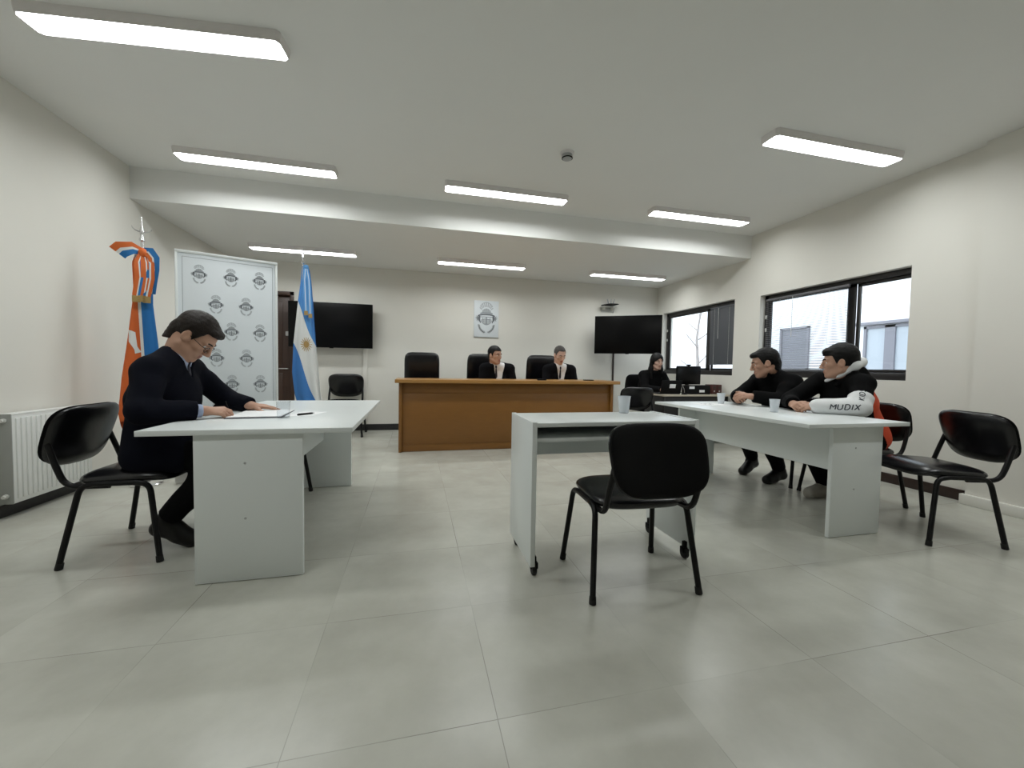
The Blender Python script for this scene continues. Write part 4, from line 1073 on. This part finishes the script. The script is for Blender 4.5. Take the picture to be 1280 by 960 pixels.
# lettering on the sleeve: letters drawn as short strokes and laid onto the cloth
GLY = {'M': [[(0, 0), (0, 1), (.4, .45), (.8, 1), (.8, 0)]], 'U': [[(0, 1), (0, .2), (.2, 0), (.5, 0), (.7, .2), (.7, 1)]], 'D': [[(0, 0), (0, 1), (.45, 1), (.7, .75), (.7, .25), (.45, 0), (0, 0)]],
       'I': [[(0, 0), (0, 1)]], 'X': [[(0, 0), (.7, 1)], [(0, 1), (.7, 0)]], 'K': [[(0, 0), (0, 1)], [(.65, 1), (.05, .5), (.65, 0)]], 'S': [[(.65, .9), (.5, 1), (.15, 1), (0, .8), (.1, .55), (.6, .45), (.7, .2), (.55, 0), (.15, 0), (0, .1)]]}
def sleeve_text(txt, A, Bp, size, out, shift=0.0):
    x = Vector(nv(np.array(Bp) - np.array(A))); out = Vector(nv(out)); out = (out - x * out.dot(x)).normalized(); y = out.cross(x)
    bv = BVHTree.FromObject(sl, bpy.context.evaluated_depsgraph_get()); o = Vector(p.org); m = MB(); cx = 0
    for ch in txt:
        for st in GLY[ch]:
            pts = []
            for (a, c), (d, e) in zip(st, st[1:]):
                pts += [(a + (d - a) * t / 4, c + (e - c) * t / 4) for t in range(4)]
            pts.append(st[-1])
            stroke(m, [(cx + (a + .22 * c) * size, c * size) for a, c in pts], size * .19, 0)
        cx += ((.25 if ch == 'I' else 1.0) + .12) * size
    vs = []
    for v in m.v:
        q = Vector(A) + x * v[0] + y * (v[1] + shift); h = bv.ray_cast(q + out * .25 - o, -out)
        vs.append((h[0] + out * .0018) if h[0] is not None else q + out * .04 - o)
    m.v = [tuple(v) for v in vs]
    return m.build('lettering', M_ink, root, smooth=60, recalc=False)
cam_dir = np.array([0, 0, 1.1]) - p.J['elL']
el, wr, shl = p.J['elL'], p.J['wrL'], p.J['shL']
sleeve_text('MUDIX', wr + (el - wr) * .24, el, .040, cam_dir * [1, 1, .6], -.018)
sleeve_text('KIDS', el + (shl - el) * .04 , shl, .032, cam_dir * [1, 1, .6], -.022)

# --- the two men in suits behind the bench
def judge(label, x, hx, hz, face, skin, hairm, hk, y=5.78, z0=0.0):
    J = dict(pelvis=(x, y + .22, .66), hipL=(x + .095, y + .20, .65), hipR=(x - .095, y + .20, .65), chest=(x, y + .16, .94), neck=(x * .3 + hx * .7, y + .05, 1.135),
             shL=(x + .19, y + .09, 1.075), shR=(x - .19, y + .09, 1.075), elL=(x + .235, y + .02, .82), wrL=(x + .13, y - .14, .70), elR=(x - .235, y + .02, .82), wrR=(x - .13, y - .14, .70),
             knL=(x + .11, y - .20, .60), knR=(x - .11, y - .20, .60), anL=(x + .11, y - .05, .13), anR=(x - .11, y - .05, .13), toL=(x + .12, y - .16, .04), toR=(x - .12, y - .16, .04),
             head=(hx, y, hz), face=face,
             hands=dict(L=(((-.3, -.9, -.25), (0, -.2, 1), (.25, .3, .3, .35)), {}), R=(((.3, -.9, -.25), (0, -.2, 1), (.25, .3, .3, .35)), {})))
    p, root = new_person(label, J, 1.05)
    p.body(root, 'body', .0065, skin); p.eyes(root, .3); p.brows(root, hairm, .0045); p.hair(root, hairm, .006, **hk)
    p.jacket(root, 'suit_jacket', M_suit, .008, .020, .015, v=(-.16, .21), noise=.002)
    sh = p.shirt(root, M_shirtw, .007, .012); p.tie(root, sh, M_tie, .32); p.trousers(root, M_trou, .011); p.shoes(root, M_shoe, .008)
judge('dark-haired man in black suit and tie looking aside behind the wooden bench', 1.185, 1.128, 1.272, (.55, -.83, -.08), M_skin, M_hairbk, dict(th=.010, zh=.068, low=-.022, back=.6))
judge('grey-haired man in black suit and tie looking down behind the wooden bench', 2.17, 2.135, 1.300, (.12, -.92, -.36), M_skin3, M_hairgr, dict(th=.006, zh=.082, low=-.022, back=.6))

# --- woman at the computer desk
x, y = 3.80, 5.80
J = dict(pelvis=(x - .02, y + .18, .575), hipL=(x + .08, y + .16, .565), hipR=(x - .11, y + .16, .565), chest=(x, y + .12, .86), neck=(x + .01, y + .05, 1.065),
         shL=(x + .17, y + .06, 1.01), shR=(x - .165, y + .08, 1.01), elL=(x + .22, y - .10, .80), wrL=(x + .12, y - .30, .79), elR=(x - .22, y - .08, .80), wrR=(x - .08, y - .30, .79),
         knL=(x + .09, y - .26, .53), knR=(x - .10, y - .26, .53), anL=(x + .08, y - .10, .10), anR=(x - .10, y - .10, .10), toL=(x + .09, y - .25, .036), toR=(x - .10, y - .25, .036),
         head=(x + .025, y, 1.232), face=(-.02, -.99, -.12),
         hands=dict(L=(((-.3, -.95, -.05), (0, 0, 1), (.3, .3, .3, .35)), {}), R=(((.3, -.95, -.05), (0, 0, 1), (.3, .3, .3, .35)), {})))
p, root = new_person('woman with long black hair in black top behind the computer monitor', J, 1.02)
p.body(root, 'body', .0065, M_skin3); p.eyes(root, .2); p.brows(root, M_hairbk, .004)
def longhair(S):
    for sg in (-1, 1):
        S.cap(p.h(sg * .074, -.02, .03), p.h(sg * .088, -.01, -.12), .032, .036, .03); S.cap(p.h(sg * .088, -.01, -.12), p.h(sg * .095, .03, -.26), .036, .022, .03)
    S.cap(p.h(0, -.08, .0), p.h(0, -.07, -.22), .065, .05, .03)
p.hair(root, M_hairbk, .006, th=.015, zh=.075, extra=longhair)
p.jacket(root, 'black_top', M_coat, .008, .018, .01, noise=.003); p.trousers(root, M_trou, .011); p.shoes(root, M_shoe, .008)

# ------------------------------------------------------------------ banner
bl, brr = Vector((-2.078, 4.175, 0)), Vector((-1.344, 4.456, 0)); BW = (brr - bl).length
t = thing('display_banner', 'tall white banner patterned with grey crests between the two flags', 'banner', bl, math.atan2(brr.y - bl.y, brr.x - bl.x))
MB().box((.004, -.004, .09), (BW - .004, .004, 2.075), .001).build('fabric_panel', M_banner, t)
MB().box((0, -.016, 2.072), (BW, .016, 2.098), .004).build('top_rail', M_white, t)
for x in (0, BW - .020): MB().box((x, -.012, .06), (x + .020, .012, 2.075), .003).build('side_rail', M_lgrey if 0 else M_white, t)
MB().box((-.02, -.05, .02), (BW + .02, .05, .10), .012).build('base_cassette', M_steel, t)
for x in (.12, BW - .16): MB().box((x, -.16, 0), (x + .04, .16, .02), .004).build('foot', M_steel, t)
MB().tube([(BW / 2, .02, .08), (BW / 2, .02, 2.07)], .010, 8).build('support_pole', M_steel, t)
pm = MB()
for i, z in enumerate((1.888, 1.628, 1.383, 1.135, .888, .64, .39)):
    for u in ((.171, .407, .635) if i % 2 == 0 else (.291, .524)): stamp(pm, u, z + .006, .190, -.0045)
pm.build('crest_print', [M_pr1, M_pr2, M_pr3], t, smooth=0, recalc=False)
ln = MB()
for x0, z0, x1, z1 in ((.050, .12, .053, 2.042), (BW - .045, .12, BW - .042, 2.042), (.050, 2.040, BW - .042, 2.043)): ln.box((x0, -.0052, z0), (x1, -.0042, z1))
ln.build('border_line', M_pr2, t, smooth=0)

# ------------------------------------------------------------------ flags
def interp(tab, z):
    zs = [a[0] for a in tab]; return [float(np.interp(z, zs, [a[i] for a in tab])) for i in range(1, len(tab[0]))]
def cloth(tab, mats, slotfn, parent, npl, amp, dpt, nz=60, nt=120):
    """hanging gathered cloth; tab rows: z, xl, xr (ascending z)"""
    z0, z1 = tab[0][0], tab[-1][0]; vs = []; fs = []; mi = []; uv = []
    for j in range(nz + 1):
        v = j / nz
        for i in range(nt):
            th = 2 * PI * i / nt
            z = z0 + (z1 - z0) * v
            xl, xr = interp(tab, z); hw = (xr - xl) / 2; xc = (xl + xr) / 2; sp = 1 - .4 * v
            ph = npl * th + 1.3 * math.sin(2 * v + th)
            r = 1 + amp * math.sin(ph)
            x = xc + hw * math.cos(th) * (1 + .25 * amp * math.sin(ph))
            yy = hw * dpt * math.sin(th) * r - .012 * math.cos(ph * .5 + v)
            dz = (.045 * math.sin(2 * th + .6) + .02 * math.sin(ph)) * max(0, 1 - v * 6)
            vs.append((x, yy, z + dz))
    for j in range(nz):
        for i in range(nt):
            q = (j * nt + i, j * nt + (i + 1) % nt, (j + 1) * nt + (i + 1) % nt, (j + 1) * nt + i); fs.append(q)
            c = [sum(vs[k][a] for k in q) / 4 for a in range(3)]; mi.append(slotfn(*c))
    fs.append(tuple(range(nz * nt, nz * nt + nt))); mi.append(slotfn(0, 0, z1))
    m = MB(); m.v = vs; m.f = fs; m.mi = mi
    return m.build('flag_cloth', mats, parent, smooth=70)
def bandmat(name, fn):
    """cloth colours laid out by the position on the cloth; fn builds nodes and returns the colour socket"""
    m = bpy.data.materials.new(name); m.use_nodes = True; nt = m.node_tree; N = nt.nodes; L = nt.links; b = N['Principled BSDF']
    b.inputs['Roughness'].default_value = .75
    tc = N.new('ShaderNodeTexCoord'); sp = N.new('ShaderNodeSeparateXYZ'); L.new(tc.outputs['Object'], sp.inputs[0])
    def mt(op, *a):
        n = N.new('ShaderNodeMath'); n.operation = op
        for i, v in enumerate(a):
            if isinstance(v, (int, float)): n.inputs[i].default_value = v
            else: L.new(v, n.inputs[i])
        return n.outputs[0]
    def mix(f, a, c):
        n = N.new('ShaderNodeMix'); n.data_type = 'RGBA'; L.new(f, n.inputs['Factor'])
        for k, v in (('A', a), ('B', c)):
            if isinstance(v, tuple): n.inputs[k].default_value = (*v, 1)
            else: L.new(v, n.inputs[k])
        return n.outputs['Result']
    L.new(fn(sp.outputs['X'], sp.outputs['Z'], mt, mix), b.inputs['Base Color'])
    nz = N.new('ShaderNodeTexNoise'); nz.inputs['Scale'].default_value = 500; L.new(tc.outputs['Object'], nz.inputs['Vector'])
    bp = N.new('ShaderNodeBump'); bp.inputs['Strength'].default_value = .08; L.new(nz.outputs['Fac'], bp.inputs['Height']); L.new(bp.outputs['Normal'], b.inputs['Normal'])
    return m
def pole(t, ztop, r=.012):
    MB().tube([(0, .0, .03), (0, 0, ztop)], r, 14).build('pole', M_chrome, t)
    MB().lathe([(.115, 0), (.115, .010), (.095, .022), (.03, .032), (.022, .07)], 28).build('base', M_chrome, t)

# blue and white flag
SKY, WHT = (.075, .26, .60), (.74, .75, .74)
def argf(X, Z, mt, mix):
    wob = mt('MULTIPLY', mt('SINE', mt('MULTIPLY', X, 30.0)), .03)
    up_ = mt('ADD', mt('ADD', Z, mt('MULTIPLY', X, 2.75)), wob); lo_ = mt('ADD', mt('ADD', Z, mt('MULTIPLY', X, 3.05)), wob)
    a = mt('GREATER_THAN', up_, 1.67); b = mt('LESS_THAN', lo_, 1.03)
    return mix(b, mix(a, WHT, SKY), (.05, .20, .53))
M_arg = bandmat('sky_blue_white_cloth', argf)
t = thing('flag', 'sky blue and white flag with golden sun, hanging on a pole before the television', 'flag', (-1.32, 5.3, 0), .243)
pole(t, 2.30, .011)
MB().lathe([(.012, 2.29), (.024, 2.305), (.026, 2.32), (.012, 2.335), (.010, 2.36), (.020, 2.375), (.004, 2.47), (.001, 2.49)], 16).build('finial', M_chrome, t)
cl = cloth([(.58, -.06, .20), (.72, -.09, .18), (1.0, -.115, .158), (1.37, -.097, .125), (1.84, -.052, .102), (2.1, -.022, .084), (2.24, -.012, .066), (2.275, -.012, .045)], M_arg, lambda x, y, z: 0, t, 5, .30, .42)
def on_cloth(ob, pts, lift=.002):
    bv = BVHTree.FromObject(ob, bpy.context.evaluated_depsgraph_get()); out = []
    for x, z in pts:
        h = bv.ray_cast(Vector((x, -1, z)), Vector((0, 1, 0))); out.append(Vector((x, (h[0].y if h[0] is not None else -.05) - lift, z)))
    return out
M_sun = mat('golden_sun', (.42, .27, .10), .7, var=.1)
sm = MB(); cx, cz = .030, 1.335
n = 32
ringp = [(cx + .030 * math.cos(2 * PI * i / n), cz + .042 * math.sin(2 * PI * i / n)) for i in range(n)]
mid = [(cx + .015 * math.cos(2 * PI * i / n), cz + .021 * math.sin(2 * PI * i / n)) for i in range(n)]
P = on_cloth(cl, ringp + mid + [(cx, cz)]); fs = [(i, (i + 1) % n, n + (i + 1) % n, n + i) for i in range(n)] + [(n + i, n + (i + 1) % n, 2 * n) for i in range(n)]
sm.add(P, fs)
for i in range(16):
    a = 2 * PI * i / 16; w = .13
    q = [(cx + .033 * math.cos(a - w), cz + .046 * math.sin(a - w)), (cx + .033 * math.cos(a + w), cz + .046 * math.sin(a + w)), (cx + .055 * math.cos(a + .06), cz + .078 * math.sin(a + .06)), (cx + .066 * math.cos(a), cz + .094 * math.sin(a)), (cx + .055 * math.cos(a - .06), cz + .078 * math.sin(a - .06))]
    sm.add(on_cloth(cl, q), [(0, 1, 2, 3, 4)])
sm.build('sun_emblem', M_sun, t, smooth=0)
def ribbon(parent, name, path, width, cols, ends=None, sgn=1):
    """striped ribbon along a 3-D path, width laid along x; cols: list of (fraction, slot) stripes"""
    m = MB(); P = [Vector(q) for q in path]
    edges = [0]; 
    for f_, s_ in cols: edges.append(edges[-1] + f_)
    for k, (f_, s_) in enumerate(cols):
        m.slot(s_); vs = []
        for i, q in enumerate(P):
            tg = (P[min(i + 1, len(P) - 1)] - P[max(i - 1, 0)]).normalized(); sd = tg.cross(Vector((0, -1, 0)))
            sd = sd.normalized() if sd.length > .05 else Vector((1, 0, 0))
            w = width[i] if isinstance(width, (list, tuple)) else width
            for e in (edges[k], edges[k + 1]): vs.append(q + sd * (e - .5) * w)
            for e in (edges[k + 1], edges[k]): vs.append(q + sd * (e - .5) * w + Vector((0, .003, 0)))
        nn = len(P)
        m.add(vs, [(i * 4 + a, i * 4 + (a + 1) % 4, i * 4 + 4 + (a + 1) % 4, i * 4 + 4 + a) for i in range(nn - 1) for a in range(4)] + [(0, 1, 2, 3), (nn * 4 - 1, nn * 4 - 2, nn * 4 - 3, nn * 4 - 4)])
    return m.build(name, [M_orf, M_whf, M_blf, mats_sky], parent, smooth=50)
mats_sky = mat('ribbon_sky_blue', (.10, .30, .62), .6, var=.05)
tri = [(.34, 3), (.32, 1), (.34, 3)]
kn = MB(); kn.lathe([(.004, -.03), (.026, -.02), (.032, 0), (.026, .02), (.004, .03)], 16, M=Matrix.Translation((.03, -.035, 2.255))); kn.build('ribbon_knot', mats_sky, t, smooth=60)
for dx, zb in ((.0, 1.73), (.045, 1.70)):
    pth = [(.025 + dx * .3, -.055, 2.25), (.015 + dx, -.075, 2.1), (.022 + dx, -.085, 1.9), (.028 + dx, -.09, zb)]
    r_ = ribbon(t, 'ribbon_tail', pth, [.03, .036, .04, .042], [(.42, 3), (.16, 1), (.42, 3)])
    MB().box((.008 + dx, -.093, zb - .05), (.049 + dx, -.086, zb)).build('fringe', M_gold, r_, smooth=0)

# orange, white and blue flag
def tdf(X, Z, mt, mix):
    xb = mt('ADD', -.030, mt('MULTIPLY', mt('SUBTRACT', 1.6, Z), .035))
    a = mt('GREATER_THAN', X, mt('ADD', xb, .014)); b = mt('LESS_THAN', X, mt('ADD', xb, -.006))
    return mix(a, mix(b, (.74, .74, .72), (.60, .115, .018)), (.010, .145, .42))
M_tdf = bandmat('orange_blue_cloth', tdf)
t = thing('flag', 'orange, white and blue flag with a big ribbon bow beside the radiator wall', 'flag', (-2.33, 4.2, 0), .512)
pole(t, 2.16, .012)
fin = MB(); fin.lathe([(.012, 2.14), (.020, 2.15), (.020, 2.165), (.013, 2.18), (.014, 2.21), (.018, 2.235), (.012, 2.26), (.006, 2.28), (.0035, 2.34), (.001, 2.36)], 16); fin.build('finial', M_chrome, t)
MB().tube([(.065 * math.cos(a), 0, 2.27 - .045 * math.sin(a) ) for a in [PI * i / 16 for i in range(17)]], [.001] + [.003 + .004 * math.sin(PI * i / 16) for i in range(1, 16)] + [.001], 8).build('crescent', M_chrome, t)
cl = cloth([(.52, -.16, .12), (.64, -.175, .125), (.97, -.150, .105), (1.25, -.115, .088), (1.6, -.075, .060), (1.75, -.066, .062), (1.95, -.070, .080), (2.04, -.045, .055), (2.06, -.02, .03)], M_tdf, lambda x, y, z: 0, t, 4, .25, .40)
wing = [(-.100, 1.368), (-.080, 1.362), (-.055, 1.350), (-.051, 1.30), (-.047, 1.235), (-.034, 1.205), (-.018, 1.181), (-.040, 1.172), (-.060, 1.165), (-.064, 1.20), (-.080, 1.232), (-.096, 1.262), (-.104, 1.285), (-.102, 1.33)]
bm = bmesh.new(); bm.faces.new([bm.verts.new((x, 0, z)) for x, z in wing]); bmesh.ops.triangulate(bm, faces=bm.faces[:])
for _ in range(4): bmesh.ops.subdivide_edges(bm, edges=[e for e in bm.edges if e.calc_length() > .012], cuts=1); bmesh.ops.triangulate(bm, faces=bm.faces[:])
bm.verts.index_update(); MB().add(on_cloth(cl, [(max(v.co.x, -.098), v.co.z) for v in bm.verts], .003), [tuple(v.index for v in f.verts) for f in bm.faces]).build('bird_emblem', M_whf, t, smooth=60); bm.free()
tri = [(.40, 0), (.20, 1), (.40, 2)]
MB().lathe([(.004, -.045), (.030, -.03), (.038, 0), (.030, .03), (.004, .045)], 18, M=Matrix.Translation((.005, -.045, 2.035))).build('ribbon_knot', M_orf, t, smooth=60)
# bow loops
ribbon(t, 'ribbon_loop', [(0, -.050, 2.05), (-.06, -.075, 2.062), (-.13, -.080, 2.035), (-.155, -.060, 2.005)], [.05, .10, .13, .125], [(.40, 2), (.20, 1), (.40, 0)])
ribbon(t, 'ribbon_loop', [(.005, -.050, 2.055), (.04, -.080, 2.05), (.072, -.085, 2.0), (.078, -.080, 1.90), (.066, -.070, 1.78), (.058, -.062, 1.69)], [.06, .09, .080, .06, .05, .045], [(.50, 2), (.15, 1), (.35, 0)])
for x0, x1, zb, st in ((-.030, -.046, 1.66, [(.30, 2), (.16, 1), (.54, 0)]), (.012, -.006, 1.665, [(.20, 0), (.16, 1), (.64, 0)]), (.050, .022, 1.66, [(.42, 0), (.22, 1), (.36, 2)])):
    r_ = ribbon(t, 'ribbon_tail', [(.0 + x0 * .2, -.06, 2.03), (x0, -.088, 1.95), (x0 * .9 + .003, -.092, 1.82), (x1, -.085, zb)], [.035, .052, .056, .05], st)
    MB().box((x1 - .026, -.089, zb - .055), (x1 + .026, -.081, zb), .001).build('fringe', M_gold, r_, smooth=0)

# ------------------------------------------------------------------ daylight and exposure
wd = bpy.data.worlds.new('World'); sc.world = wd; wd.use_nodes = True
bg = wd.node_tree.nodes['Background']; bg.inputs['Color'].default_value = (.86, .93, 1.0, 1); bg.inputs['Strength'].default_value = 5.5
sc.view_settings.view_transform = 'Standard'; sc.view_settings.look = 'None'; sc.view_settings.gamma = 1; sc.view_settings.use_curve_mapping = False
sc.view_settings.exposure = -0.62
sc.cycles.use_adaptive_sampling = False; sc.cycles.use_denoising = True; sc.cycles.max_bounces = 10; sc.cycles.diffuse_bounces = 6; sc.cycles.transparent_max_bounces = 16
sc.cycles.caustics_reflective = False; sc.cycles.caustics_refractive = False; sc.cycles.sample_clamp_indirect = 4
